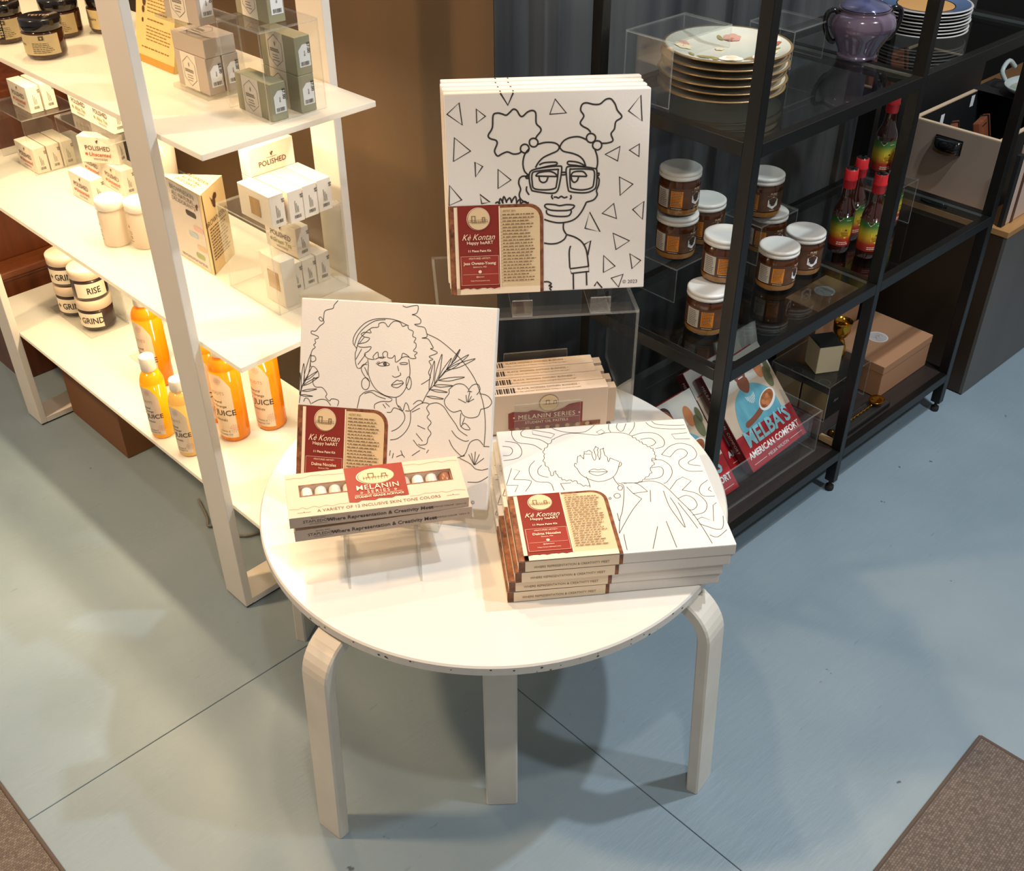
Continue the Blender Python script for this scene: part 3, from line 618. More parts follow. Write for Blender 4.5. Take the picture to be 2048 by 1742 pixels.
# ------------------------------------------------------------------ clear risers and easels on the table
def place_local(k, name, label, cat, loc, rotz, group=None): return k.place(name, label, cat, loc, rotz, group)
k = Kind(); hr = 0.242; ex = 0.005
k.part('top_plate', MB().slab(-0.345, 0.0, 0, 0.24, hr - ex, hr), AC)
k.part('side_panel', MB().slab(-ex, 0.0, 0, 0.24, 0.0, hr - ex), AC)
k.part('side_panel', MB().slab(-0.345, -0.345 + ex, 0, 0.24, 0.0, hr - ex), AC)
k.place('acrylic_riser', 'tall clear acrylic riser holding the glasses girl canvases', 'display riser', (0.2195, 1.601, ZT + 0.0005), 0.105)
# the two little easels under the propped row of canvases
def easel_kind(depth=0.095, lip=0.030):
    k = Kind(); w = 0.034; t = 0.004
    k.part('lip', MB().slab(-w / 2, w / 2, 0, t, 0.0, lip), AC)
    k.part('base', MB().slab(-w / 2, w / 2, t, depth, 0.0, t), AC)
    T = Matrix.Translation((0, depth, 0)) @ Matrix.Rotation(R(-10), 4, 'X')
    k.part('back_support', MB().slab(-w / 2, w / 2, 0, t, 0.0, 0.15, T=T), AC)
    return k
ke = easel_kind()
_d = PC.to_3x3() @ Vector((0, 0, 1))
for x, lab in ((-0.045, 'left'), (0.088, 'right')):
    p = PC @ Vector((x, -CS / 2, 0.012)); ke.place('acrylic_easel', 'small clear easel under the propped canvas row, %s of the pair' % lab, 'easel', (p.x, p.y - 0.002, ZT + hr + 0.001), 0.08206, 'small clear easels under the propped canvases')
# raised rest under the paint boxes
k = Kind(); hb = 0.078; t = 0.004
k.part('fin', MB().slab(-0.002, 0.002, 0, 0.125, 0, hb - t), AC)
k.part('fin', MB().slab(0.107, 0.111, 0, 0.125, 0, hb - t), AC)
k.part('deck', MB().slab(-0.006, 0.115, 0.035, 0.125, hb - t, hb), AC)
k.place('acrylic_stand', 'low clear stand under the two acrylic paint boxes', 'display stand', (-0.2481, 1.1760, ZT + 0.0005), R(8.5))
# easel holding the leaning canvas
k = Kind()
T = Matrix.Rotation(R(-29.8), 4, 'X')
k.part('back_panel', MB().slab(-0.09, 0.09, 0.0, 0.004, 0.0, 0.20, T=T), AC)
k.part('base_strip', MB().slab(-0.09, 0.09, -0.06, 0.075, 0.0, 0.004), AC)
k.part('lip', MB().slab(-0.09, 0.09, -0.06, -0.056, 0.004, 0.05), AC)
p = PA @ Vector((0, -CS / 2, -0.026)); 
k.place('acrylic_easel', 'clear easel behind the canvas drawn with a winking woman', 'easel', (p.x, p.y + 0.012, ZT + 0.0005), -0.20247)

# ------------------------------------------------------------------ paint boxes lying on the clear stand
def paint_box():
    k = Kind(); w, d, h = 0.268, 0.0945, 0.0205
    b = MB()   # carton with an open slot
    x0, x1, y0, y1 = -w / 2, w / 2, -d / 2, d / 2; sx0, sx1, sy0, sy1 = -0.113, 0.116, -0.003, 0.018
    b.box(x0, x1, y0, y1, -h, -0.014, 1); b.box(x0, x1, y0, sy0, -0.014, 0, 0); b.box(x0, x1, sy1, y1, -0.014, 0, 0)
    b.box(x0, sx0, sy0, sy1, -0.014, 0, 0); b.box(sx1, x1, sy0, sy1, -0.014, 0, 0)
    b.rect(x0, x1, 0, h, 0.0003, 1, FT((0, y0, -h), (1, 0, 0), (0, 0, 1)))
    bi = k.part('carton', b, [carton_beige, carton_beige_side])
    k.part('slot_edge', MB().rect(sx0 - 0.002, sx1 + 0.002, sy1, sy1 + 0.0025, 0.0003).rect(sx0 - 0.002, sx1 + 0.002, sy0 - 0.002, sy0, 0.0003).rect(sx0 - 0.002, sx0, sy0, sy1, 0.0003).rect(sx1, sx1 + 0.002, sy0, sy1, 0.0003), marble_brown, bi)
    cols = [(232, 222, 210), (226, 214, 200), (222, 206, 190), (230, 216, 204), (214, 190, 170), (188, 150, 122), (150, 104, 78), (206, 180, 160), (232, 224, 214), (218, 204, 192), (150, 96, 70)]
    for i in range(11):
        x = -0.104 + i * 0.0212
        tb = MB().lathe([(0.0, -0.011), (0.0085, -0.011), (0.009, -0.009), (0.009, 0.007), (0.0070, 0.0085), (0.0070, 0.0095), (0.0, 0.0095)], 14, T=Matrix.Translation((x, 0.0075, -0.0112)) @ Matrix.Rotation(R(90), 4, 'X'))
        ti = k.part('paint_tube', tb, mat('paint_tube_%d' % i, cols[i], 0.3), bi)
    lb = MB(); z = 0.0007
    tear = [(-0.044, 0.0465)] + [(0.046, 0.0465), (0.046, -0.026)] + [(0.046 - 0.090 * i / 14, -0.0275 + 0.0028 * ((i * 5) % 4) / 3 - 0.003 * (i / 14)) for i in range(1, 15)]
    lb.flat(tear, z, 0); lb.disc(0.001, 0.022, 0.029, z * 1.6, 2, ry=0.0175); lb.disc(0.0015, 0.0215, 0.0275, z * 1.8, 0, ry=0.0165); lb.disc(0.002, 0.0215, 0.027, z * 2.2, 1, ry=0.0160)
    li = k.part('maroon_label', lb, [maroon2, cream, pale], bi)
    t = MB(); z = 0.0020
    t.text('MELANIN', 0.0145, None, 0, 0.002, -0.0065, z, weight=0.005, spacing=1.1); t.text('» SERIES »', 0.0095, None, 0, 0.002, -0.0150, z, spacing=1.35)
    t.rect(-0.034, 0.037, -0.0175, -0.0169, z, 0); t.text('STUDENT GRADE ACRYLICS', 0.0058, None, 0, 0.002, -0.0235, z, weight=0.02)
    for u0, w_, hh in ((-0.010, 0.008, 0.010), (0.011, 0.006, 0.0075)):
        t.rect(u0, u0 + 0.0015, 0.018, 0.018 + hh, z, 1); t.rect(u0 + w_, u0 + w_ + 0.0015, 0.018, 0.018 + hh, z, 1); t.rect(u0, u0 + w_ + 0.0015, 0.017 + hh, 0.0185 + hh, z, 1)
    t.rect(-0.018, 0.022, 0.0185, 0.0192, z, 1)
    for i in range(9): t.rect(-0.017 + i * 0.0045, -0.0163 + i * 0.0045, 0.014, 0.0215, z, 1)
    k.part('label_lettering', t, [pale, text_brown], li)
    g = MB(); z = 0.0006
    g.text('—•—    A VARIETY OF 12 INCLUSIVE SKIN TONE COLORS    —•—', 0.0083, None, 0, 0.0, -0.0405, z, sx=1.0)
    for yy, sd in ((0.038, 4), (-0.029, 9)):
        rg = random.Random(sd)
        for xa, xb in ((x0 + 0.002, -0.045), (0.047, x1 - 0.002)):
            n = 14; pts = [(xa + (xb - xa) * i / n, yy + rg.uniform(-0.002, 0.002)) for i in range(n + 1)]
            g.ribbon(catmull(pts, 3), 0.0006, z, 1)
    k.part('carton_lettering', g, [text_brown, mat('carton_fold_print', (178, 152, 128), 0.6)], bi)
    s_ = MB(); T = FT((0, y0 - 0.0006, -h), (1, 0, 0), (0, 0, 1))
    s_.text('Where Representation & Creativity Meet', 0.0098, T, 0, 0.0, 0.0065, 0, weight=0.015, sx=0.96)
    s_.text('STAPLEDONS', 0.0075, T, 0, -0.092, 0.0080, 0); s_.text('BROWN GIRLS', 0.0032, T, 0, -0.092, 0.0155, 0); s_.text('www.stapledons.com', 0.0032, T, 0, -0.092, 0.0045, 0)
    s_.text('CE', 0.0060, T, 0, 0.075, 0.0075, 0); s_.text('ACRYLIC COLOR  12ml x 12', 0.0042, T, 0, 0.104, 0.0080, 0)
    k.part('side_lettering', s_, mat('dark_text', (62, 52, 46), 0.6), bi)
    return k
kp = paint_box()
mtx = Matrix.Translation((-0.2064, 1.2612, 0.5822)) @ Matrix.Rotation(R(13.4), 4, 'Z') @ Matrix.Rotation(R(5.4), 4, 'X') @ Matrix.Rotation(R(2.8), 4, 'Y')
kp.place('paint_box', 'upper beige acrylic paint box with maroon label on the clear stand', 'paint set', matrix=mtx)
mtx2 = Matrix.Translation((-0.2025, 1.2645, 0.5550)) @ Matrix.Rotation(R(12.6), 4, 'Z') @ Matrix.Rotation(R(2.2), 4, 'X') @ Matrix.Rotation(R(0.6), 4, 'Y')
kp.place('paint_box', 'lower beige acrylic paint box under the other one on the clear stand', 'paint set', matrix=mtx2)

# ------------------------------------------------------------------ oil pastel boxes standing in a row
def pastel_box(front):
    k = Kind(); w, h, d = 0.222, 0.084, 0.0265
    b = MB(); b.box(-w, 0, 0, d, 0, h, 0, bev=0.0008, seg=1)
    bi = k.part('carton', b, [carton_beige])
    k.part('tray_end', MB().box(0, 0.016, 0.004, d - 0.003, 0.004, h - 0.006), mat('tray_card', (196, 172, 148), 0.6), bi)
    k.part('end_slot', MB().rect(0.012, 0.0145, 0.03, 0.058, 0.0004, 0, FT((0.0166, 0, 0), (0, 1, 0), (0, 0, 1))), mat('slot_dark', (40, 28, 22), 0.8), bi)
    T = FT((0, -0.0004, 0), (1, 0, 0), (0, 0, 1))
    if front:
        f = MB()
        tear = [(-0.182, 0.010)] + [(-0.182 + 0.136 * i / 16, 0.044 + 0.013 * (i / 16) ** 2 + 0.003 * ((i * 7) % 4) / 3 - 0.010 * math.exp(-((i - 9.5) / 2.6) ** 2)) for i in range(17)] + [(-0.046, 0.010)]
        f.flat(tear, 0.0003, 0, T); f.rect(-0.180, -0.012, 0.004, 0.013, 0.0006, 1, T)
        f.disc(-0.108, 0.061, 0.0175, 0.0006, 3, T); f.disc(-0.108, 0.061, 0.0168, 0.0009, 2, T)
        fi = k.part('front_print', f, [maroon, marble_brown, cream, text_brown], bi)
        t = MB()
        t.text('• MELANIN SERIES •', 0.0135, T, 0, -0.112, 0.030, 0.001, spacing=1.08); t.rect(-0.172, -0.052, 0.0272, 0.0278, 0.001, 0, T)
        t.text('STUDENT OIL PASTELS', 0.0078, T, 0, -0.112, 0.0190, 0.001)
        for u0, w_, hh in ((-0.114, 0.006, 0.009), (-0.100, 0.005, 0.007)):
            t.rect(u0, u0 + 0.0012, 0.058, 0.058 + hh, 0.0013, 1, T); t.rect(u0 + w_, u0 + w_ + 0.0012, 0.058, 0.058 + hh, 0.0013, 1, T); t.rect(u0, u0 + w_ + 0.0012, 0.057 + hh, 0.0582 + hh, 0.0013, 1, T)
        t.rect(-0.120, -0.094, 0.0583, 0.0590, 0.0013, 1, T)
        for i in range(8): t.disc(-0.166 + i * 0.0185, 0.0085, 0.0042, 0.0012, 2, T, n=10)
        k.part('front_lettering', t, [pale, text_brown, mat('pastel_ends', (190, 150, 110), 0.6)], fi)
    t = MB(); T2 = FT((0, 0, h + 0.0004), (1, 0, 0), (0, 1, 0))
    t.text('• BLACK WOMAN OWNED BUSINESS •', 0.0068, T2, 0, -0.108, 0.0150, 0); t.text('Art that celebrates diverse beauty, coming to you from the heart', 0.0050, T2, 0, -0.108, 0.0065, 0, sx=0.9)
    for i in range(9): t.rect(-0.205 + i * 0.0042, -0.2032 + i * 0.0042 + 0.0008 * (i % 3), 0.005, 0.021, 0, 1, T2)
    k.part('top_lettering', t, [text_brown, ink], bi)
    return k
k1, k2 = pastel_box(True), pastel_box(False)
ang = 0.150; cx_, sx_ = math.cos(ang), math.sin(ang)
for i, lab in enumerate(('front oil pastel box of the row under the riser, maroon front', 'second oil pastel box in the row under the riser', 'third oil pastel box in the row under the riser', 'rearmost oil pastel box in the row under the riser')):
    oy = i * 0.0285; ox = -0.003 * i - (0.004 if i == 2 else 0)
    (k1 if i == 0 else k2).place('pastel_box', lab, 'pastel set', (0.1735 + ox * cx_ - oy * sx_, 1.5960 + ox * sx_ + oy * cx_, ZT + 0.0050), ang, 'oil pastel boxes under the clear riser')
k = Kind()
k.part('base', MB().slab(-0.06, 0.06, 0, 0.125, 0, 0.004), AC)
k.part('front_lip', MB().slab(-0.06, 0.06, -0.004, 0.0, 0.0, 0.072), AC)
k.part('back_panel', MB().slab(-0.06, 0.06, 0.125, 0.129, 0.0, 0.100), AC)
k.place('acrylic_holder', 'clear holder round the row of oil pastel boxes', 'display holder', (0.1735 - 0.112 * cx_ + 0.0065 * sx_, 1.5960 - 0.112 * sx_ - 0.0065 * cx_, ZT + 0.0005), ang)
# ------------------------------------------------------------------ black unit, upper glass shelf
china = mat('ivory_china', (226, 214, 190), 0.18, coat=0.5, var=0.04, vscale=12)
gilt = mat('gilt_rim', (150, 124, 86), 0.3, metal=0.4)
china_print = mat('soft_glaze_wash', (236, 224, 200), 0.16, coat=0.6, vscale=7, col2=(214, 220, 204))
def plate(r, foot, h, rim_m, body_m, top_m, well=None):
    k = Kind()
    prof = [(0.0, 0.003), (foot - 0.004, 0.003), (foot - 0.002, 0.0), (foot, 0.0), (foot + 0.004, 0.004), (r * 0.80, h * 0.55), (r - 0.002, h - 0.0022), (r, h - 0.0012), (r - 0.001, h), (r - 0.006, h - 0.0008), (r * 0.76, h * 0.62), (foot, 0.0062), (0.0, 0.0058)]
    k.part('plate_body', MB().lathe(prof, 64), body_m)
    k.part('rim_band', MB().lathe([(r - 0.0022, h - 0.0026), (r + 0.0004, h - 0.0012), (r - 0.001, h + 0.0003), (r - 0.0045, h - 0.0002)], 64, caps=False), rim_m, 0)
    return k
def drape(mb, pts, lift, m):
    mb.add([(x, y, zt_(x, y) + lift) for x, y in pts], [tuple(range(len(pts)))], m)
def petals(mb, x, y, r, n, m, lift, rot=0.0):
    for i in range(n):
        a = rot + 2 * math.pi * i / n; cx, cy = x + r * 0.55 * math.cos(a), y + r * 0.55 * math.sin(a)
        drape(mb, [(cx + r * 0.5 * math.cos(0.628 * j), cy + r * 0.5 * math.sin(0.628 * j)) for j in range(10)], lift + 0.00015 * (i % 3), m)
kpl = plate(0.111, 0.062, 0.0175, gilt, china, None)
kt = plate(0.111, 0.062, 0.0175, gilt, china, None)
f = MB()
kt.part('glaze_wash', MB().lathe([(0.0, 0.0063), (0.062, 0.0067), (0.084, 0.0113), (0.1045, 0.0170)], 64, caps=False), china_print, 0)
def zt_(x, y):
    r = math.hypot(x, y)
    return 0.0066 + (0 if r < 0.062 else (0.0046 * (r - 0.062) / 0.022 if r < 0.084 else 0.0046 + 0.0057 * (r - 0.084) / 0.0205)) + 0.0010
for x, y, r_, n, m_ in ((0.045, 0.045, 0.016, 6, 0), (0.038, 0.041, 0.009, 5, 1), (-0.030, -0.050, 0.020, 7, 2), (-0.026, -0.046, 0.011, 5, 3), (0.020, -0.068, 0.016, 6, 2), (0.045, -0.060, 0.014, 6, 3), (-0.065, -0.020, 0.012, 5, 4), (0.085, -0.015, 0.014, 6, 2), (0.080, -0.030, 0.010, 5, 1), (-0.060, 0.045, 0.016, 6, 3), (-0.050, 0.058, 0.010, 5, 0), (-0.045, -0.068, 0.010, 5, 4), (0.000, -0.080, 0.012, 6, 1), (-0.012, 0.005, 0.008, 5, 3)):
    petals(f, x, y, r_, n, m_, 0.0002 * (1 + (r_ < 0.0125)), x * 40)
for x, y, a in ((-0.055, -0.040, 0.6), (-0.050, -0.028, 1.8), (0.060, -0.050, -0.4), (0.028, 0.056, 1.3), (0.000, -0.060, 0.2), (-0.075, 0.0, 1.2)):
    drape(f, [(x + 0.012 * math.cos(j * 0.524) * math.cos(a) - 0.0045 * math.sin(j * 0.524) * math.sin(a), y + 0.012 * math.cos(j * 0.524) * math.sin(a) + 0.0045 * math.sin(j * 0.524) * math.cos(a)) for j in range(12)], 0.0001, 4)
kt.part('floral_decoration', f, [mat('rose_pink', (214, 160, 140), 0.3), mat('rose_deep', (182, 108, 84), 0.3), mat('rose_white', (240, 232, 220), 0.3), mat('rose_cream', (232, 214, 176), 0.3), mat('leaf_olive', (158, 142, 84), 0.35)], 0, 'hand painted roses and leaves')
pc = (-0.332, 0.203)
for i in range(6):
    z = G1 + 0.0005 + i * 0.0130; dx = (0, 0.002, -0.002, 0.003, 0.001, 0.004)[i]
    nm = ('lowest', 'second from the bottom', 'third from the bottom', 'fourth from the bottom', 'fifth from the bottom', 'topmost')[i]
    (kt if i == 5 else kpl).place('china_plate', 'gilt rimmed china plate, %s of the stack' % nm + (', painted with roses' if i == 5 else ''), 'plate', Bp(pc[0] + dx, pc[1] - dx * 0.5, z), BR_ + i * 0.6 * (i < 5) - 0.25 * (i == 5), 'gilt rimmed plates stacked on the glass shelf')
def riser(name, label, frame, l, d, z, wx, wy, h, t=0.0035, legs='x', group=None):
    """clear U-shaped riser; origin at its near corner; frame is 'W' or 'B'"""
    k = Kind(); sgn = -1 if frame == 'W' else 1
    x0, x1 = (-wx, 0) if frame == 'W' else (0, wx)
    k.part('top_plate', MB().slab(x0, x1, 0, wy, h - t, h), AC)
    if legs == 'x':
        k.part('side_panel', MB().slab(x0, x0 + t, 0, wy, 0, h - t), AC); k.part('side_panel', MB().slab(x1 - t, x1, 0, wy, 0, h - t), AC)
    else:
        k.part('side_panel', MB().slab(x0, x1, 0, t, 0, h - t), AC); k.part('side_panel', MB().slab(x0, x1, wy - t, wy, 0, h - t), AC)
    return k.place(name, label, 'display riser', Wp(l, d, z) if frame == 'W' else Bp(l, d, z), WR if frame == 'W' else BR_, group)
riser('acrylic_riser', 'clear acrylic riser standing over the back of the rose plates', 'B', -0.470, 0.205, G1 + 0.0003, 0.155, 0.104, 0.111)
riser('acrylic_riser', 'clear acrylic riser between the rose plates and the lustre pot', 'B', -0.145, 0.190, G1 + 0.0003, 0.105, 0.10, 0.070)
# lustre pot
lustre = mat('purple_lustre', (126, 108, 126), 0.14, metal=0.25, coat=1.0, vscale=10, col2=(98, 84, 106))
lustre_lid = mat('blue_lustre', (84, 88, 124), 0.14, metal=0.25, coat=1.0, vscale=14, col2=(104, 94, 118))
gloss_black = mat('gloss_black', (14, 13, 14), 0.12, coat=0.6)
k = Kind()
prof = catmull([(0.036, 0.0), (0.038, 0.004), (0.036, 0.010), (0.047, 0.030), (0.059, 0.050), (0.0615, 0.064), (0.056, 0.078), (0.047, 0.084), (0.049, 0.090)], 4)
k.part('pot_body', MB().lathe([(0.0, 0.0)] + list(prof) + [(0.045, 0.089), (0.042, 0.080), (0.0, 0.078)], 48), lustre)
k.part('lid', MB().lathe(list(catmull([(0.0441, 0.0895), (0.0445, 0.0915), (0.036, 0.098), (0.020, 0.104), (0.006, 0.108)], 4)) + [(0.0, 0.1085)], 40), lustre_lid)
k.part('finial', MB().lathe([(0.006, 0.107), (0.0045, 0.111), (0.009, 0.116), (0.0105, 0.121), (0.007, 0.127), (0.0, 0.129)], 20), gloss_black, 1)
for s_ in (-1, 1):
    pts = catmull([(s_ * 0.048, 0, 0.079), (s_ * 0.058, 0, 0.087), (s_ * 0.071, 0, 0.083), (s_ * 0.074, 0, 0.066), (s_ * 0.068, 0, 0.046), (s_ * 0.058, 0, 0.032), (s_ * 0.050, 0, 0.030)], 4)
    k.part('handle', MB().tube(pts, 0.0048, 10), gloss_black)
k.place('lidded_pot', 'purple lustre china pot with blue lid and black handles on the glass shelf', 'pot', Bp(0.018, 0.152, G1 + 0.0003), R(8))
# blue rimmed plates
blue_glaze = mat('blue_glaze', (92, 110, 142), 0.16, coat=0.6, var=0.15, vscale=25)
rim_line = mat('dark_glaze_rim', (60, 58, 60), 0.2, coat=0.4)
under = mat('dark_plate_underside', (64, 60, 60), 0.25, coat=0.3)
kb = plate(0.090, 0.052, 0.0125, mat('pale_rim_line', (176, 172, 168), 0.25), under, None)
ktop = plate(0.090, 0.052, 0.0125, mat('pale_rim_line', (176, 172, 168), 0.25), under, None)
ktop.part('blue_border', MB().lathe([(0.055, 0.0066), (0.069, 0.0086), (0.0862, 0.0124)], 56, caps=False), blue_glaze, 0)
ktop.part('orange_centre', MB().lathe([(0.0, 0.0067), (0.056, 0.0071)], 48, caps=False), mat('apricot_glaze', (222, 164, 100), 0.2, coat=0.5, var=0.1, vscale=10), 0)
ktop.part('centre_line', MB().lathe([(0.0555, 0.0074), (0.0572, 0.0078)], 48, caps=False), gloss_black, 0)
for i in range(8):
    (ktop if i == 7 else kb).place('blue_plate', 'blue rimmed dinner plate, %s of its stack' % ('lowest', 'second from the bottom', 'third from the bottom', 'fourth from the bottom', 'fifth from the bottom', 'sixth from the bottom', 'seventh from the bottom', 'topmost')[i] + (', apricot centre' if i == 7 else ''), 'plate', Bp(0.255 + 0.002 * ((i * 3) % 2), 0.155 + 0.001 * (i % 3), G1 + 0.0005 + i * 0.0064), 0.5 * i, 'blue rimmed plates stacked on the glass shelf')

# ------------------------------------------------------------------ black unit, lower glass shelf: jars
lid_white = mat('white_lid', (232, 226, 218), 0.35)
honey = mat('amber_preserve', (96, 50, 22), 0.12, coat=0.8, vscale=18, col2=(66, 34, 16), trans=0.15)
honey_low = mat('golden_sediment', (164, 112, 52), 0.15, coat=0.6, var=0.2, vscale=30)
jar_wrap = mat('dark_jar_label', (70, 52, 42), 0.4, vscale=40, col2=(110, 72, 46))
def honey_jar():
    k = Kind(); r = 0.040
    k.part('jar_glass', MB().lathe([(0.0, 0.001), (r - 0.005, 0.0), (r - 0.001, 0.004), (r, 0.008), (r, 0.064), (r - 0.0015, 0.068), (r - 0.004, 0.071), (r - 0.004, 0.0735), (0, 0.0735)], 40), [honey])
    k.part('sediment', MB().lathe([(r - 0.001, 0.004), (r + 0.0002, 0.008), (r + 0.0002, 0.0145)], 40, caps=False), honey_low, 0)
    k.part('lid', MB().lathe([(r - 0.001, 0.0725), (r + 0.0012, 0.074), (r + 0.0012, 0.0785), (r - 0.0002, 0.0795), (r - 0.0002, 0.0815), (r + 0.0012, 0.0825), (r + 0.001, 0.0865), (r - 0.002, 0.0885), (r - 0.006, 0.0878), (0, 0.0878)], 40), lid_white)
    l = k.part('label', MB().cpatch(r + 0.0005, -1.9, 1.9, 0.017, 0.058, 0, 26), jar_wrap, 0)
    rr = r + 0.0009
    hexa = lambda cx, cz, a, b: [[(cx, cz + b), (cx - a, cz + b * 0.5), (cx - a, cz - b * 0.5), (cx, cz - b), (cx + a, cz - b * 0.5), (cx + a, cz + b * 0.5)]]
    k.part('nutrition_panel', MB().cpatch(rr, -1.45, -0.80, 0.018, 0.055, 0, 8), mat('nutrition_panel', (206, 198, 186), 0.5), l)
    k.part('orange_panel', MB().cpatch(rr, -0.68, -0.10, 0.021, 0.053, 0, 8), mat('orange_panel', (226, 138, 46), 0.45), l)
    k.part('hexagon_panel', MB().cflat(rr, hexa(0.027, 0.036, 0.0115, 0.0135), 0), sticker, l)
    t = MB(); rt = rr + 0.0004
    t.ctext('PURE', 0.0065, rt, 0.027, 0.0535, 0); t.clines(rt, 0.013, 0.041, [0.0505], 0.0016, 2, 5)
    t.clines(rt, -0.056, -0.036, [0.021 + i * 0.0037 for i in range(9)], 0.0012, 1, 3)
    t.clines(rt, -0.026, -0.005, [0.024 + i * 0.0033 for i in range(9)], 0.0011, 1, 4)
    t.clines(rt, 0.0185, 0.0355, [0.0365, 0.0345], 0.0018, 1, 6); t.clines(rt, 0.021, 0.033, [0.0315], 0.0010, 1, 8)
    t.cflat(rt, [[(0.0265, 0.0405), (0.0275, 0.0405), (0.0285, 0.0435), (0.027, 0.046), (0.0255, 0.0435)]], 1)
    t.clines(rt, -0.025, -0.004, [0.0175], 0.0011, 0, 7); t.clines(rt, 0.021, 0.033, [0.0195], 0.0012, 0, 9)
    k.part('lettering', t, [pale, mat('dark_label_text', (66, 56, 48), 0.6), mat('copper_text', (168, 104, 62), 0.5)], l)
    return k
kj = honey_jar(); g = 'white lidded amber jars on the glass shelf'; JR = R(-2)
riser('acrylic_riser', 'clear acrylic riser under the jars nearest the canvases', 'B', -0.365, 0.235, G2 + 0.0003, 0.215, 0.098, 0.075, legs='x')
riser('acrylic_riser', 'small clear riser under the single jar behind the black post', 'B', -0.115, 0.220, G2 + 0.0003, 0.130, 0.095, 0.090, legs='x')
for u, v, z, rz, lab in ((-0.3115, 0.286, G2 + 0.076, JR - 0.15, 'amber jar with white lid on the riser beside the glasses girl canvas, under another jar'),
                      (-0.3080, 0.292, G2 + 0.166, JR - 0.1, 'highest amber jar with white lid, beside the glasses girl canvas'),
                      (-0.2200, 0.290, G2 + 0.076, JR - 0.35, 'amber jar with white lid at the back, right of the two piled on the riser'),
                      (-0.3910, 0.134, G2 + 0.0005, JR, 'amber jar with white lid nearest the shelf corner, under another jar'),
                      (-0.3420, 0.145, G2 + 0.0895, JR, 'amber jar with white lid piled on the front corner jar'),
                      (-0.0560, 0.268, G2 + 0.0908, JR - 0.55, 'amber jar with white lid on the small riser behind the black post'),
                      (-0.0300, 0.262, G2 + 0.0005, JR - 0.4, 'amber jar with white lid half hidden under the small riser'),
                      (-0.1500, 0.148, G2 + 0.0005, JR, 'amber jar with white lid in front, right of the black post'),
                      (-0.0550, 0.151, G2 + 0.0005, JR - 0.62, 'amber jar with white lid closest to the hot sauce bottles')):
    kj.place('preserve_jar', lab, 'jar', Bp(u, v, z), BR_ + rz - 0.45, g)
# hot sauce
sauce_glass = mat('dark_sauce', (54, 20, 12), 0.08, coat=1.0)
sauce_label = gradient('sauce_label', ((0.0, (150, 34, 26)), (0.22, (176, 52, 30)), (0.45, (214, 168, 40)), (0.62, (196, 178, 52)), (0.85, (70, 122, 56)), (1.0, (62, 112, 52))), 0.020, 0.083)
cap_red = mat('red_cap_seal', (196, 34, 40), 0.3)
k = Kind(); r = 0.0228
k.part('bottle', MB().lathe([(0, 0.002), (r - 0.004, 0.0), (r - 0.0005, 0.004), (r, 0.010), (r, 0.092)] + list(catmull([(r, 0.092), (r - 0.002, 0.101), (0.0155, 0.113), (0.0128, 0.124), (0.0118, 0.140), (0.0118, 0.150)], 4)) + [(0, 0.150)], 32), sauce_glass)
k.part('cap_seal', MB().lathe([(0.0128, 0.143), (0.0135, 0.145), (0.0140, 0.160), (0.0148, 0.161), (0.0148, 0.164), (0.0138, 0.166), (0.0134, 0.183), (0.0118, 0.184), (0.0, 0.184)], 24), cap_red)
k.part('cap_top', MB().lathe([(0.0118, 0.1842), (0.0112, 0.1855), (0, 0.1855)], 20), gloss_black, 1)
l = k.part('label', MB().cpatch(r + 0.0004, -2.3, 2.3, 0.018, 0.085, 0, 26), sauce_label, 0)
t = MB(); rr = r + 0.0008
t.cflat(rr, [[(0.004, 0.066), (-0.0075, 0.060), (-0.0075, 0.042), (0.004, 0.036), (0.0155, 0.042), (0.0155, 0.060)]], 0)
t.clines(rr + 0.0003, -0.006, 0.014, [0.049, 0.0465], 0.0020, 1, 2); t.clines(rr + 0.0003, -0.002, 0.010, [0.0425], 0.0012, 2, 4); t.cflat(rr + 0.0003, [[(0.001, 0.054), (0.007, 0.054), (0.004, 0.058)]], 2)
t.clines(rr, -0.012, 0.016, [0.0265, 0.0225], 0.0017, 3, 6); t.clines(rr, 0.002, 0.014, [0.077], 0.0013, 3, 3)
t.cflat(rr, [[(-0.020, 0.083), (-0.012, 0.0745), (-0.004, 0.083)]], 3); t.cflat(rr + 0.0003, [[(-0.0175, 0.083), (-0.012, 0.0772), (-0.0065, 0.083)]], 2)
k.part('lettering', t, [mat('sauce_yellow', (226, 186, 40), 0.45), mat('sauce_ochre', (176, 132, 30), 0.5), ink, pale], l)
ks = k
riser('acrylic_riser', 'clear acrylic riser under the raised hot sauce bottle', 'B', 0.180, 0.112, G2 + 0.0003, 0.130, 0.108, 0.1065, legs='x')
for u, v, z, rz, lab in ((0.078, 0.148, G2 + 0.0005, 0.0, 'leftmost hot sauce bottle with red cap on the glass shelf'), (0.100, 0.092, G2 + 0.0005, 0.15, 'front hot sauce bottle with red cap on the glass shelf'),
                          (0.146, 0.166, G2 + 0.0005, 0.5, 'middle hot sauce bottle with red cap, behind the front one'), (0.262, 0.184, G2 + 0.1072, 0.1, 'raised hot sauce bottle up on the clear riser'),
                          (0.262, 0.142, G2 + 0.0005, 0.6, 'hot sauce bottle standing under the clear riser behind the post')):
    ks.place('sauce_bottle', lab, 'bottle', Bp(u, v, z), BR_ + rz - 0.75, 'hot sauce bottles on the glass shelf')

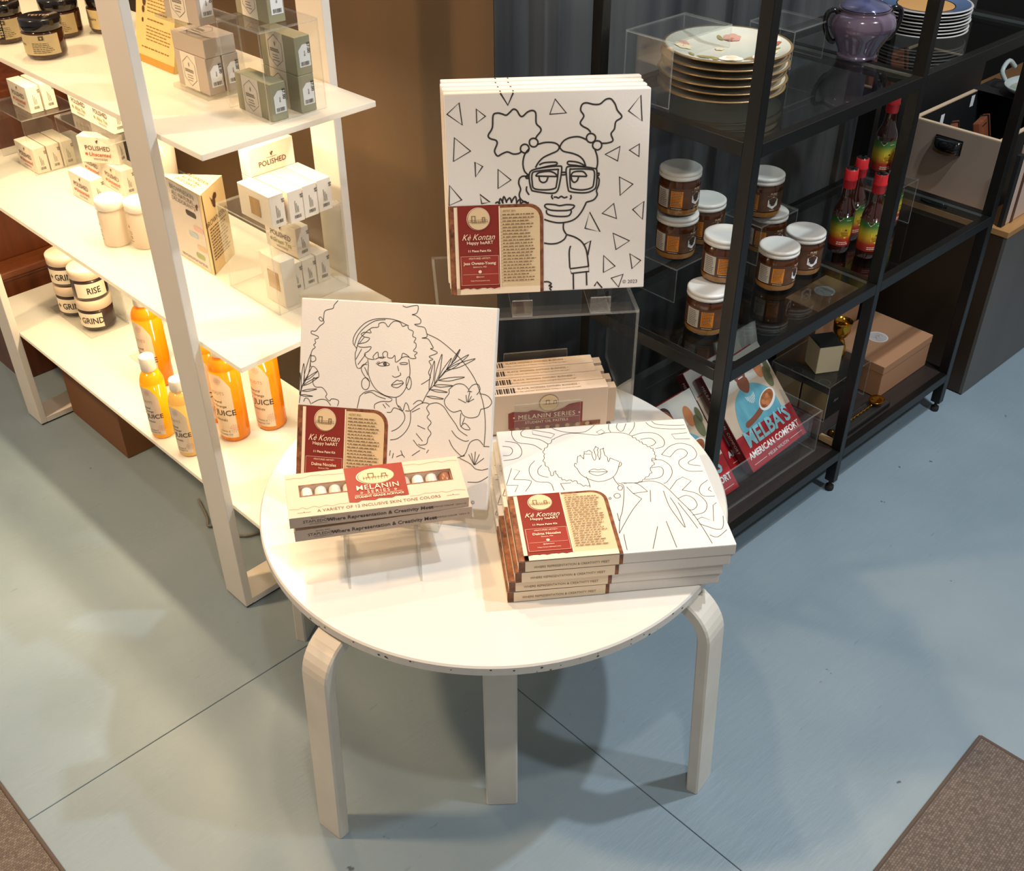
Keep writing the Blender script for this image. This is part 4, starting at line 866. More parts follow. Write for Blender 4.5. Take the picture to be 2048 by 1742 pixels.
# ------------------------------------------------------------------ black unit, bottom shelf: cookbooks
cover_red = mat('cover_red', (178, 38, 44), 0.35, coat=0.3); turq = mat('turquoise_print', (118, 186, 202), 0.35, coat=0.3, vscale=14, stretch=(3, 1, 1), col2=(92, 158, 178))
spine_red = mat('spine_maroon', (96, 22, 30), 0.4, coat=0.2)
skin = mat('printed_skin', (140, 82, 62), 0.4); cover_pale = mat('cover_backdrop', (222, 206, 186), 0.4, vscale=5, col2=(206, 170, 140)); food = mat('printed_food', (196, 120, 62), 0.45, vscale=60, col2=(140, 70, 36))
plant = mat('printed_plant', (112, 112, 78), 0.5); light_turq = mat('title_turquoise', (150, 206, 214), 0.35); white_print = mat('white_print', (240, 236, 232), 0.4)
def cookbook():
    k = Kind(); w, h, t = 0.199, 0.242, 0.024      # origin at the lower left of the front cover, z out
    k.part('page_block', MB().box(0.004, w - 0.003, 0.004, h - 0.004, -t + 0.002, -0.002), paper)
    k.part('back_cover', MB().box(0, w, 0, h, -t, -t + 0.002), cover_red); k.part('spine', MB().box(-0.0015, 0.002, 0, h, -t, 0.0), spine_red)
    c = k.part('front_cover', MB().box(0, w, 0, h, -0.002, 0.0), cover_pale)
    f = MB(); z = 0.0003
    f.rect(0, w, 0, 0.082, z, 0)
    f.rect(0, w, 0.175, h, z, 5)
    body = [(0.030, 0.082), (0.028, 0.100), (0.036, 0.128), (0.050, 0.152), (0.074, 0.168), (0.098, 0.174), (0.124, 0.168), (0.150, 0.150), (0.166, 0.128), (0.170, 0.100), (0.168, 0.082)]
    f.flat(catmull(body, 3), z * 2, 1)
    f.flat(catmull([(0.082, 0.170), (0.084, 0.190), (0.112, 0.190), (0.114, 0.170), (0.098, 0.154)], 3, True), z * 3, 2)
    f.disc(0.098, 0.206, 0.0195, z * 3.4, 2, ry=0.0265); f.disc(0.098, 0.216, 0.0188, z * 3.6, 6, ry=0.0180); f.disc(0.098, 0.205, 0.0178, z * 3.9, 2, ry=0.0215)
    f.rect(0.090, 0.106, 0.191, 0.1935, z * 4.2, 8); f.disc(0.091, 0.208, 0.0022, z * 4.2, 6, n=8); f.disc(0.105, 0.208, 0.0022, z * 4.2, 6, n=8)
    for i in range(7): f.ribbon([(0.084 + i * 0.0046, 0.150 - 0.004 * math.sin(i / 6 * math.pi)), (0.086 + i * 0.004, 0.138 - 0.010 * math.sin(i / 6 * math.pi))], 0.0016, z * 3, 8)
    f.flat(catmull([(0.050, 0.088), (0.048, 0.100), (0.078, 0.104), (0.116, 0.114), (0.124, 0.108), (0.100, 0.096)], 3, True), z * 3.2, 2)
    T = Matrix.Translation((0.140, 0.118, 0)) @ Matrix.Rotation(0.35, 4, 'Z')
    f.disc(0, 0, 0.033, z * 3.6, 8, T, ry=0.019); f.disc(0.0, 0.002, 0.028, z * 4, 3, T, ry=0.0145)
    for i, (x, y) in enumerate(((-0.014, 0.004), (-0.004, 0.007), (0.007, 0.004), (0.015, 0.0), (-0.008, -0.005), (0.004, -0.004))): f.disc(x, y, 0.0065, z * 4.4, 3 if i % 2 else 4, T, n=9)
    f.rect(0.006, 0.030, 0.178, 0.182, z * 2, 4); f.disc(0.160, 0.190, 0.013, z * 2, 4, ry=0.024); f.disc(0.176, 0.160, 0.012, z * 2, 7, ry=0.026); f.disc(0.187, 0.182, 0.008, z * 2, 7, ry=0.018)
    fi = k.part('cover_print', f, [cover_red, turq, skin, food, mat('printed_orange', (206, 130, 84), 0.4), mat('printed_wall', (216, 208, 198), 0.4), mat('printed_hair', (58, 38, 32), 0.5), plant, white_print], c, 'printed picture of a person in a turquoise top holding a dish of food')
    t_ = MB(); z = 0.0017
    t_.text("MELBA'S", 0.050, None, 0, 0.100, 0.050, z, weight=0.03, sx=0.86); t_.text('AMERICAN COMFORT', 0.0205, None, 1, 0.100, 0.026, z, weight=0.03, sx=0.88)
    t_.text('MELBA WILSON', 0.0105, None, 1, 0.100, 0.0085, z); t_.rect(0.012, 0.056, 0.0115, 0.0125, z, 1); t_.rect(0.144, 0.188, 0.0115, 0.0125, z, 1)
    T = FT((-0.0022, h * 0.56, -t / 2 - 0.003), (0, -1, 0), (0, 0, 1))
    t_.text("MELBA'S  AMERICAN  COMFORT", 0.011, T, 1, 0, 0, 0, spacing=1.1)
    k.part('lettering', t_, [light_turq, white_print], c)
    return k
kc = cookbook()
e1 = Vector((0.7307, 0.6808, 0.0503)).normalized(); e2 = Vector((-0.4835, 0.4641, 0.7422)); e2 = (e2 - e1 * e2.dot(e1)).normalized()
def book_at(o, a, b):
    m = Matrix((a, b, a.cross(b))).transposed().to_4x4(); m.translation = o
    return m
e3 = e1.cross(e2); bo = Vector((0.5352, 1.8576, 0.1345))
kc.place('cookbook', 'front red and turquoise cookbook in the clear holder, cover facing out', 'book', matrix=book_at(bo, e1, e2), group='cookbooks in the clear holder')
f1 = (BU * 1.0 + Vector((0, 0, 0.0))).normalized(); tl = R(42); f2 = (math.cos(tl) * Vector((0, 0, 1)) + math.sin(tl) * BV).normalized()
kc.place('cookbook', 'cookbook just behind the front one, its maroon spine showing', 'book', matrix=book_at(Bp(-0.2470, 0.0790 + 0.040, 0.1300), f1, f2), group='cookbooks in the clear holder')
kc.place('cookbook', 'cookbook left of the black post, cover partly behind the table', 'book', matrix=book_at(Bp(-0.4780, 0.0740, 0.1290), f1, f2), group='cookbooks in the clear holder')
k = Kind(); t = 0.004
k.part('base', MB().slab(0, 0.430, 0, 0.145, 0, t), AC); k.part('front_lip', MB().slab(0, 0.430, -t, 0, 0, 0.112), AC)
k.part('end_panel', MB().slab(0.430, 0.434, -t, 0.140, 0, 0.112), AC)
k.part('back_panel', MB().slab(0, 0.430, 0, t, 0, 0.24, T=Matrix.Translation((0, 0.150, 0)) @ Matrix.Rotation(-tl, 4, 'X')), AC)
k.place('acrylic_holder', 'clear book holder on the bottom shelf of the black unit', 'display holder', Bp(-0.4715, 0.0505, G3 + 0.0005), BR_ - R(0.6))
# marbled folder board leaning at the back
k = Kind(); marble_p = mat('white_marbled_paper', (214, 208, 202), 0.5, vscale=9, stretch=(1, 3, 1), col2=(176, 172, 170))
k.part('board', MB().box(0, 0.150, 0, 0.205, -0.006, 0), marble_p)
v = MB()
for i in range(9):
    x, y = 0.02 + (i % 3) * 0.045 + 0.01 * (i // 3), 0.035 + (i // 3) * 0.055; v.ribbon(catmull([(x - 0.010, y + 0.003), (x - 0.004, y - 0.002), (x, y + 0.001), (x + 0.005, y + 0.005), (x + 0.011, y + 0.004)], 3), 0.0012, 0.0004)
k.part('veins', v, mat('marble_vein', (120, 116, 114), 0.6), 0)
tl2 = R(17); f2b = (math.cos(tl2) * Vector((0, 0, 1)) + math.sin(tl2) * BV).normalized()
k.place('marbled_board', 'white marbled paper board leaning behind the cookbooks', 'board', matrix=book_at(Bp(-0.105, 0.2450, G3 + 0.002), BU, f2b))

# ------------------------------------------------------------------ boxes and bar tools on the bottom shelf
def card_box(w, d, h):
    k = Kind(); k.part('carton', MB().box(0, w, 0, d, 0, h - 0.022, bev=0.001, seg=1), cardboard)
    k.part('lid', MB().box(-0.0012, w + 0.0012, -0.0012, d + 0.0012, h - 0.0225, h, bev=0.0012, seg=1), cardboard, 0)
    s_ = MB().disc(w * 0.50, d * 0.52, 0.026, h + 0.0003, 0); s_.disc(w * 0.50, d * 0.52, 0.0225, h + 0.0006, 1)
    for i in range(7): s_.ribbon(catmull([(w * 0.50 - 0.013 + i * 0.004, d * 0.52 - 0.008 + (i % 3) * 0.004), (w * 0.50 - 0.010 + i * 0.004, d * 0.52 + 0.002), (w * 0.50 - 0.012 + i * 0.0035, d * 0.52 + 0.010 - (i % 2) * 0.006)], 3), 0.0009, h + 0.0009, 2)
    k.part('round_sticker', s_, [mat('sticker_rim', (214, 206, 200), 0.4), mat('sticker_face', (188, 178, 174), 0.45, var=0.15, vscale=60), mat('sticker_print', (140, 128, 124), 0.6)], 1)
    return k
card_box(0.222, 0.170, 0.090).place('cardboard_box', 'brown cardboard gift box with round sticker at the right end of the bottom shelf', 'box', Bp(0.255, 0.062, G3 + 0.0005), BR_)
card_box(0.190, 0.150, 0.140).place('cardboard_box', 'taller brown cardboard box with round sticker behind the gold measuring cup', 'box', Bp(0.205, 0.186 + 0.052 - 0.045 + 0.0, G3 + 0.0005), BR_) if False else card_box(0.195, 0.098, 0.185).place('cardboard_box', 'taller brown cardboard box with round sticker at the back of the bottom shelf', 'box', Bp(0.215, 0.2385, G3 + 0.0005), BR_)
kraft_gold = mat('kraft_gold_card', (178, 152, 112), 0.45, var=0.08, vscale=12); matte_black = mat('matte_black_card', (24, 23, 22), 0.4)
def gift_box():
    k = Kind(); s_ = 0.072
    k.part('carton', MB().box(0, s_, 0, s_ , 0, s_, bev=0.0008, seg=1), kraft_gold)
    k.part('black_top', MB().box(-0.0006, s_ + 0.0006, -0.0006, s_ + 0.0006, s_ - 0.0, s_ + 0.001), matte_black, 0)
    k.part('black_side', MB().box(0.0010, s_ - 0.0010, -0.0010, 0.0002, 0.001, s_ - 0.001), matte_black, 0)
    t = MB(); n = 20; c_ = s_ / 2
    t.ribbon([(c_ + 0.014 * math.cos(2 * math.pi * i / n), c_ + 0.014 * math.sin(2 * math.pi * i / n)) for i in range(n)], 0.0008, s_ + 0.0014, 0, None, True)
    t.text('Ayo', 0.012, FT((s_ / 2, -0.0014, s_ * 0.55), (1, 0, 0), (0, 0, 1)), 0, shear=0.3)
    k.part('lettering', t, mat('grey_foil', (130, 126, 120), 0.35), 0)
    return k
kg = gift_box()
GB = 'black and gold gift boxes on the bottom shelf'
kg.place('gift_box', 'black topped gold gift box at the front under the clear riser', 'box', Bp(0.080, 0.0985, G3 + 0.0005), BR_, GB)
kg.place('gift_box', 'black topped gold gift box behind the front one under the clear riser', 'box', Bp(0.0785, 0.1745, G3 + 0.0005), BR_, GB)
kg.place('gift_box', 'black topped gold gift box under the riser, deepest right', 'box', Bp(0.1565, 0.130, G3 + 0.0005), BR_, GB)
riser('acrylic_riser', 'clear acrylic riser over the gift boxes and under the gold measuring cup', 'B', 0.070, 0.094, G3 + 0.0003, 0.175, 0.162, 0.100, legs='x')
# the upright box on the riser, turned
kg2 = Kind(); kg2.part('carton', MB().box(0, 0.060, 0, 0.060, 0, 0.072, bev=0.0008, seg=1), mat('pale_kraft_card', (196, 174, 138), 0.5, var=0.05, vscale=10)); kg2.part('black_top', MB().box(-0.0005, 0.0605, -0.0005, 0.0605, 0.072, 0.073), matte_black, 0)
kg2.place('gift_box', 'gold gift box turned on top of the clear riser beside the measuring cup', 'box', Bp(0.093, 0.150, G3 + 0.1008), BR_ - R(30), GB)
k = Kind()
k.part('measure_cup', MB().lathe([(0.0, 0.048), (0.008, 0.049), (0.016, 0.056), (0.0215, 0.070), (0.0225, 0.088), (0.0225, 0.094), (0.0212, 0.094), (0.0205, 0.072), (0.014, 0.058), (0.0, 0.053)], 32), gold)
k.part('lower_cup', MB().lathe([(0.0, 0.040), (0.0155, 0.0005), (0.0175, 0.0), (0.0185, 0.010), (0.0170, 0.026), (0.011, 0.042), (0.006, 0.0485), (0.0, 0.0485)], 28), gold)
k.place('measuring_cup', 'tall polished gold double measuring cup on the clear riser', 'cup', Bp(0.205, 0.165, G3 + 0.1008), 0)
k = Kind()
k.part('case', MB().box(0, 0.230, 0, 0.040, 0, 0.012, bev=0.001, seg=1), matte_black); k.part('window', MB().slab(0.004, 0.226, 0.003, 0.037, 0.0122, 0.0135), AC, 0)
k.part('end_cap', MB().box(-0.012, 0.0, 0.0, 0.040, 0, 0.014, bev=0.001, seg=1), kraft_gold)
k.place('bar_spoon_case', 'long narrow black case with a clear window at the front of the bottom shelf', 'case', Bp(0.016, 0.0225, G3 + 0.0005), BR_)
k = Kind()
pts = [(0.010 + 0.0035 * i, 0.0014 * math.sin(i * 1.5), 0.0014 * math.cos(i * 1.5)) for i in range(46)]
k.part('twisted_handle', MB().tube(pts, 0.0022, 8), gold)
k.part('knob', MB().lathe([(0.0, -0.006), (0.008, -0.004), (0.010, 0.0), (0.008, 0.004), (0.0, 0.006)], 20, T=Matrix.Rotation(R(90), 4, 'Y')), mat('dark_brass', (90, 66, 30), 0.25, metal=1.0))
k.part('bowl', MB().lathe([(0.0, 0.0), (0.012, 0.0012), (0.019, 0.006), (0.0185, 0.0068), (0.012, 0.0028), (0.0, 0.0016)], 28, T=Matrix.Translation((0.190, 0, 0.0)) @ Matrix.Diagonal((1.15, 0.95, 1, 1))), gold)
k.place('bar_spoon', 'long twisted gold bar spoon lying on the narrow black case', 'spoon', Bp(0.022, 0.0425, G3 + 0.0205), BR_)

# ------------------------------------------------------------------ cabinet and crates at the right
cab_brown = mat('cabinet_brown', (54, 38, 24), 0.5, var=0.3, vscale=3, stretch=(3, 3, 0.6)); cab_front = mat('cabinet_front', (92, 88, 84), 0.45, var=0.15, vscale=3, stretch=(4, 4, 0.5))
k = Kind()
k.part('cabinet_side', MB().box(0.0, 0.02, 0.006, 0.60, 0.004, 0.456), cab_brown); k.part('cabinet_front', MB().box(0.0, 1.30, -0.002, 0.006, 0.004, 0.456), cab_front)
k.part('cabinet_body', MB().box(0.02, 1.30, 0.006, 0.60, 0.004, 0.455), cab_brown)
k.part('cabinet_top', MB().box(-0.001, 1.301, -0.003, 0.601, 0.456, 0.472, bev=0.001, seg=1), mat('cabinet_top_wood', (176, 128, 78), 0.4, var=0.2, vscale=4, stretch=(1, 8, 8)))
k.part('plinth', MB().box(0.004, 1.29, 0.004, 0.59, 0.0, 0.004), rubber)
k.place('wooden_cabinet', 'low dark brown cabinet past the right end of the black shelf unit', 'cabinet', Bp(0.602, 0, 0), BR_)
ply = mat('raw_plywood_edge', (206, 178, 146), 0.6, var=0.1, vscale=20); crate_black = mat('crate_black', (20, 20, 21), 0.6); board_beige = mat('beige_board', (158, 138, 122), 0.55, var=0.12, vscale=4)
def crate(w, d, h, front_m, handle=True):
    k = Kind(); t = 0.011
    for nm, a in (('front_panel', (0, t, 0, d)), ('rear_panel', (w - t, w, 0, d)), ('near_panel', (t, w - t, 0, t)), ('far_panel', (t, w - t, d - t, d))):
        i = k.part(nm, MB().box(a[0], a[1], a[2], a[3], 0, h - 0.003), front_m if nm == 'front_panel' else crate_black)
        k.part('edge_band', MB().box(a[0], a[1], a[2], a[3], h - 0.003, h), ply, i)
    k.part('crate_bottom', MB().box(t, w - t, t, d - t, 0, 0.008), crate_black)
    if handle:
        hb = MB(); n = 12; out = []; inn = []
        # cup pull: a hood that bows out from the panel
        vs = []; fs = []
        for i in range(n + 1):
            a = math.pi * i / n; y = d * 0.54 + 0.034 * math.cos(a)
            o_ = 0.006 + 0.014 * math.sin(a) ** 0.6
            vs += [(-0.0005, y, h - 0.026), (-o_, y, h - 0.029), (-o_ - 0.002, y, h - 0.056 - 0.006 * math.sin(a)), (-0.0005, y * 0.995 + d * 0.54 * 0.005, h - 0.060)]
        for i in range(n):
            for j in range(3): fs.append((i * 4 + j, (i + 1) * 4 + j, (i + 1) * 4 + j + 1, i * 4 + j + 1))
        hb.add(vs, fs, 0, True); hb.box(-0.004, 0.0, d * 0.54 - 0.036, d * 0.54 + 0.036, h - 0.062, h - 0.024, 0, bev=0.0015)
        k.part('cup_pull', hb, gloss_black, 0, 'black metal cup pull')
    return k
kcr = crate(0.425, 0.235, 0.190, board_beige)
tg = MB()
for u, z in ((0.13, 0.135), (0.28, 0.150)): tg.rect(u, u + 0.018, z, z + 0.030, 0.0, 0, FT((0, 0.2235, 0), (1, 0, 0), (0, 0, 1)))
kcr.part('price_tag', tg, sticker)
kcr.place('display_crate', 'open crate with beige front, black cup pull and pale edges on the cabinet', 'crate', Bp(0.640, 0.0880, 0.4725), BR_)
crate(0.430, 0.21, 0.225, crate_black, False).place('display_crate', 'rear black crate with raw plywood rim behind the crate with the cup pull', 'crate', Bp(0.660, 0.3720, 0.4725), BR_)
board_wood = mat('mahogany_board', (148, 84, 54), 0.45, vscale=5, stretch=(10, 1.5, 1), col2=(104, 54, 34))
def board(strap=True):
    k = Kind(); k.part('board_body', MB().box(-0.045, 0.045, -0.009, 0.009, 0, 0.160, bev=0.003), board_wood)
    k.part('strap', MB().box(0.020, 0.030, -0.0105, 0.0105, -0.001, 0.1612), matte_black, 0)
    k.part('groove', MB().rect(-0.028, 0.010, 0.145, 0.148, 0.0004, 0, FT((0, -0.0092, 0), (1, 0, 0), (0, 0, 1))), matte_black, 0)
    return k
kbd = board()
def tilted(p, rz, tilt): return Matrix.Translation(p) @ Matrix.Rotation(rz, 4, 'Z') @ Matrix.Rotation(tilt, 4, 'X')
for u, v, z, rz, tl_, lab in ((0.745, 0.215, 0.4805, 0.35, -0.28, 'mahogany cutting board leaning in the crate with the cup pull, nearer the pull'), (0.840, 0.190, 0.4805, 0.20, -0.28, 'mahogany cutting board leaning in the crate with the cup pull, farther from the pull'),
                             (0.735, 0.520, 0.482, 0.0, -0.20, 'mahogany cutting board in the rear crate, leftmost of three'), (0.845, 0.520, 0.482, 0.0, -0.20, 'mahogany cutting board in the rear crate, middle of three'), (0.955, 0.520, 0.482, 0.0, -0.20, 'mahogany cutting board in the rear crate, rightmost of three')):
    s_ = Matrix.Scale(1.45, 4, (0, 0, 1)) if v > 0.4 else Matrix.Identity(4)
    kbd.place('cutting_board', lab, 'board', matrix=tilted(Bp(u, v, z), BR_ + rz, tl_) @ s_, group='mahogany boards in the crates')
# board leaning on the front of the cabinet top, right edge
k = Kind(); k.part('front_board', MB().box(0, 0.16, 0, 0.011, 0, 0.200, bev=0.003), mat('pink_beige_board', (196, 170, 152), 0.5, var=0.05, vscale=5)); k.part('slide_rail', MB().box(0.022, 0.034, -0.002, 0.0, 0.0, 0.195), mat('brown_strip', (84, 50, 36), 0.5), 0)
k.part('bracket', MB().box(-0.020, 0.0, 0.0, 0.010, 0.0, 0.180), crate_black, 0)
k.place('leaning_board', 'pinkish board with a brown strip standing at the right edge on the cabinet', 'board', Bp(0.632, 0.024, 0.4725), BR_)
k = Kind()
k.part('partition_board', MB().box(0, 0.5, 0, 0.018, 0, 1.0), mat('grey_display_panel', (96, 96, 98), 0.5, var=0.1, vscale=3)); k.part('board_edge', MB().box(-0.006, 0.0, -0.001, 0.019, 0, 1.0), ply, 0)
k.place('partition_screen', 'tall grey partition screen with a pale edge in the top right background', 'partition', Bp(0.985, 0.62, 0.0005), BR_)
# glass dish
teal = mat('teal_glass', (70, 120, 118), 0.08, coat=1.0, vscale=12, col2=(196, 178, 140))
k = Kind()
k.part('dish', MB().lathe([(0.0, 0.004), (0.030, 0.003), (0.052, 0.012), (0.064, 0.026), (0.062, 0.027), (0.050, 0.016), (0.028, 0.008), (0.0, 0.008)], 36, T=Matrix.Diagonal((1.2, 0.8, 1, 1))), [mat('clear_thick_glass', (180, 190, 186), 0.05, coat=1.0)])
k.part('coloured_centre', MB().lathe([(0.0, 0.0085), (0.028, 0.0085), (0.045, 0.0150)], 32, caps=False, T=Matrix.Diagonal((1.2, 0.8, 1, 1))), teal, 0)
k.part('handle', MB().tube(catmull([(-0.02, 0.05, 0.025), (-0.03, 0.06, 0.05), (0.0, 0.062, 0.07), (0.03, 0.056, 0.05)], 4), 0.006, 8), [MATS['clear_thick_glass']], 0)
k.part('foot', MB().lathe([(0.0, 0.0), (0.024, 0.0), (0.026, 0.003), (0.02, 0.0035), (0.0, 0.0035)], 24), [MATS['clear_thick_glass']], 0)
k.place('glass_dish', 'clear and teal glass dish at the far right over the crates', 'dish', Bp(1.010, 0.2150, 0.6635), BR_)
k = Kind(); k.part('plank', MB().box(0, 0.12, 0, 0.250, 0, 0.0, ) if False else MB().box(0, 0.125, -0.005, 0.240, 0, 0.0008), crate_black)
k.place('dish_liner', 'thin black liner under the glass dish', 'liner', Bp(0.945, 0.0880, 0.6626), BR_)
# ------------------------------------------------------------------ white unit: soap boxes
soap_white = mat('soap_carton_white', (236, 224, 206), 0.5); brown_print = mat('brown_print', (92, 62, 44), 0.55); orange_print = mat('orange_print', (188, 92, 44), 0.5); green_print = mat('green_print', (150, 148, 80), 0.5)
SL, SD, SH = 0.094, 0.0295, 0.0585
def barcode(t, T, x, y, w, h, m=0, seed=1):
    rg = random.Random(seed); xx = x
    while xx < x + w:
        b = rg.uniform(0.0004, 0.0012); t.rect(xx, xx + b, y, y + h, 0.0006, m, T); xx += b + rg.uniform(0.0005, 0.0012)
def wing_mark(t, T, x, y, s, m):
    for i in range(4): t.flat([(x - s * (0.6 - 0.1 * i), y + s * (0.55 - 0.28 * i)), (x - s * 0.05, y - s * 0.1 * i), (x - s * 0.05, y - s * (0.22 + 0.1 * i))], 0.0006 + 0.00003 * i, m, T)
    t.disc(x + s * 0.05, y - s * 0.1, s * 0.22, 0.0007, m, T, ry=s * 0.5, n=12); t.disc(x + s * 0.3, y + s * 0.28, s * 0.3, 0.0008, m, T, ry=s * 0.26, n=12)
def soap(scent, scent_m, window=False, tagp='$8', seed=1):
    k = Kind(); b = MB(); b.box(-SL, 0, 0, SD, 0, SH, 0, bev=0.0007, seg=1)
    bi = k.part('carton', b, soap_white)
    T = FT((0, -0.0003, 0), (1, 0, 0), (0, 0, 1)); t = MB()
    if window:
        k.part('window', MB().rect(-0.060, -0.030, 0.012, 0.044, 0.0003, 0, T), mat('bare_soap', (200, 166, 112), 0.4, vscale=3, stretch=(12, 1, 1), col2=(168, 128, 78)), bi, 'cut-out window showing the soap')
        if window == 'v':
            pass
    else:
        wing_mark(t, T, -0.046, 0.049, 0.0070, 0)
        t.text('POLISHED', 0.0145, T, 0, -0.047, 0.0290, 0.0006, weight=0.01, sx=0.95)
        t.text(scent, 0.0125, T, 1, -0.045, 0.0155, 0.0006, shear=0.25, weight=0.02)
        t.disc(-0.077, 0.0195, 0.0035, 0.0006, 1, T, n=7)
        t.lines(-0.062, -0.026, [0.0100, 0.0075], 0.0010, 0.0006, 0, T, 4)
    T2 = FT((0.0003, 0, 0), (0, 1, 0), (0, 0, 1))
    barcode(t, T2, 0.009, 0.008, 0.013, 0.006, 2, seed); t.text('$8', 0.008, FT((0.0009, 0.0245, 0.046), (0, 0, -1), (0, 1, 0)), 2)
    T3 = T2
    for i in range(3): t.rect(0.012 + i * 0.0028, 0.0128 + i * 0.0028, 0.018, 0.040 - 0.005 * i, 0.0006, 2, T3)
    k.part('lettering', t, [brown_print, scent_m, ink], bi)
    return k
kU = soap('Unscented', orange_print); kAl = soap('Aloe Tea', green_print, seed=2); kWn = soap('', brown_print, True, seed=3); kPl = soap('Green Tea', green_print, seed=4)
GP = 'white soap boxes on the middle white shelf'
def put(k, name, lab, cat, l, d, z, rot=0.0, group=None, matrix=None): return k.place(name, lab, cat, Wp(l, d, z), WR + rot, group)
z0 = SB + 0.0008
# clear riser at the far left with three boxes under and two on it
riser('acrylic_riser', 'clear acrylic riser at the far left of the middle white shelf', 'W', 0.900, 0.150, SB + 0.0003, 0.175, 0.135, 0.130)
for i, lab in enumerate(('nearest white soap box of the three under the far left riser', 'middle white soap box of the three under the far left riser', 'rearmost white soap box of the three under the far left riser')):
    put(kU, 'soap_box', lab, 'soap box', 0.9065, 0.1580 + 0.0325 * i, z0, 0, GP)
put(kU, 'soap_box', 'front white soap box on top of the far left riser', 'soap box', 0.922, 0.1850, SB + 0.1310, 0, GP)
put(kU, 'soap_box', 'rear white soap box on top of the far left riser', 'soap box', 0.9225, 0.2190, SB + 0.1310, 0, GP)
# second riser with the aloe boxes on it
riser('acrylic_riser', 'clear acrylic riser behind the white post on the middle white shelf', 'W', 0.600, 0.2030, SB + 0.0003, 0.245, 0.125, 0.142)
put(kAl, 'soap_box', 'white and green soap box on the riser, nearer the white post', 'soap box', 0.640, 0.2380, SB + 0.1430, 0, GP)
put(kAl, 'soap_box', 'white and green soap box on the riser, farther from the white post', 'soap box', 0.7375, 0.2380, SB + 0.1430, 0, GP)
put(kU, 'soap_box', 'white soap box in front of the riser, nearest the shelf edge', 'soap box', 0.647, 0.1630, z0, 0.03, GP)
put(kU, 'soap_box', 'white soap box standing just inside the riser behind the front one', 'soap box', 0.6470, 0.2350, z0, 0, GP)
put(kU, 'soap_box', 'white soap box at the back under the riser', 'soap box', 0.7480, 0.2380, z0, 0, GP)
put(kU, 'soap_box', 'white unscented soap box turned to the front, lying on two others', 'soap box', 0.6790, 0.2530, z0 + 0.0590, R(31), GP)
# clear cube near the front with boxes in it and on it
k = Kind(); t = 0.003; w = 0.160; h = 0.1645
k.part('left_wall', MB().slab(-w, 0, 0, t, 0, h), AC); k.part('far_wall', MB().slab(-w, 0, w - t, w, 0, h), AC); k.part('side_wall', MB().slab(-t, 0, t, w - t, 0, h), AC); k.part('end_wall', MB().slab(-w, -w + t, t, w - t, 0, h), AC); k.part('top_plate', MB().slab(-w, 0, 0, w, h, h + t), AC)
k.place('acrylic_cube', 'clear acrylic cube at the front end of the middle white shelf', 'display cube', Wp(-0.0265, 0.1665, SB + 0.0003), WR)
kt = Kind(); b = MB().box(-0.060, 0, 0, 0.030, 0, 0.092, 0, bev=0.0007, seg=1); bi = kt.part('carton', b, soap_white)
kt.part('window', MB().rect(-0.046, -0.012, 0.030, 0.066, 0.0003, 0, FT((0, -0.0002, 0), (1, 0, 0), (0, 0, 1))), mat('bare_soap_bars', (196, 160, 100), 0.4, vscale=3, stretch=(1, 1, 14), col2=(150, 108, 58)), bi, 'cut-out window showing stacked soap')
put(kt, 'soap_box', 'upright white soap box with a window, inside the clear cube', 'soap box', -0.0150, 0.1900, z0, 0, GP)
ks_ = Kind(); 
for i, lab in enumerate(('first', 'second', 'third')):
    put(kPl, 'soap_box', lab + ' white soap box of the back row inside the clear cube', 'soap box', 0.0215, 0.2270 + 0.0312 * i, z0, 0, GP)
put(kPl, 'soap_box', 'white soap box lying on the back row inside the clear cube', 'soap box', 0.0300, 0.2580, z0 + 0.0590, 0.04, GP)
zc = SB + 0.1685
put(kWn, 'soap_box', 'white soap box with a window on the near edge of the clear cube', 'soap box', -0.0340, 0.1740, zc, 0, GP)
for i, lab in enumerate(('second from the left', 'third from the left', 'rightmost')):
    put(kPl, 'soap_box', 'white soap box on the clear cube, ' + lab + ' of its row', 'soap box', -0.0400 + 0.002 * i, 0.2080 + 0.0318 * i, zc, 0, GP)
put(kPl, 'soap_box', 'white soap box lying behind the row on the clear cube', 'soap box', 0.0560, 0.2950, zc, R(90), GP)
kUp = Kind(); bi = kUp.part('carton', MB().box(-SL, 0, 0, SD, 0, 0.050, 0, bev=0.0007, seg=1), soap_white); t_ = MB(); T_ = FT((0, -0.0003, 0), (1, 0, 0), (0, 0, 1))
wing_mark(t_, T_, -0.048, 0.032, 0.0065, 0); t_.text('POLISHED', 0.0135, T_, 0, -0.047, 0.0130, 0.0006, weight=0.01, sx=0.95); t_.lines(-0.058, -0.036, [0.0255], 0.0009, 0.0006, 0, T_, 4); kUp.part('lettering', t_, brown_print, bi)
put(kUp, 'soap_box', 'white soap box facing right above the row on the clear cube', 'soap box', 0.0560, 0.2950, zc + 0.0590, R(90), GP)

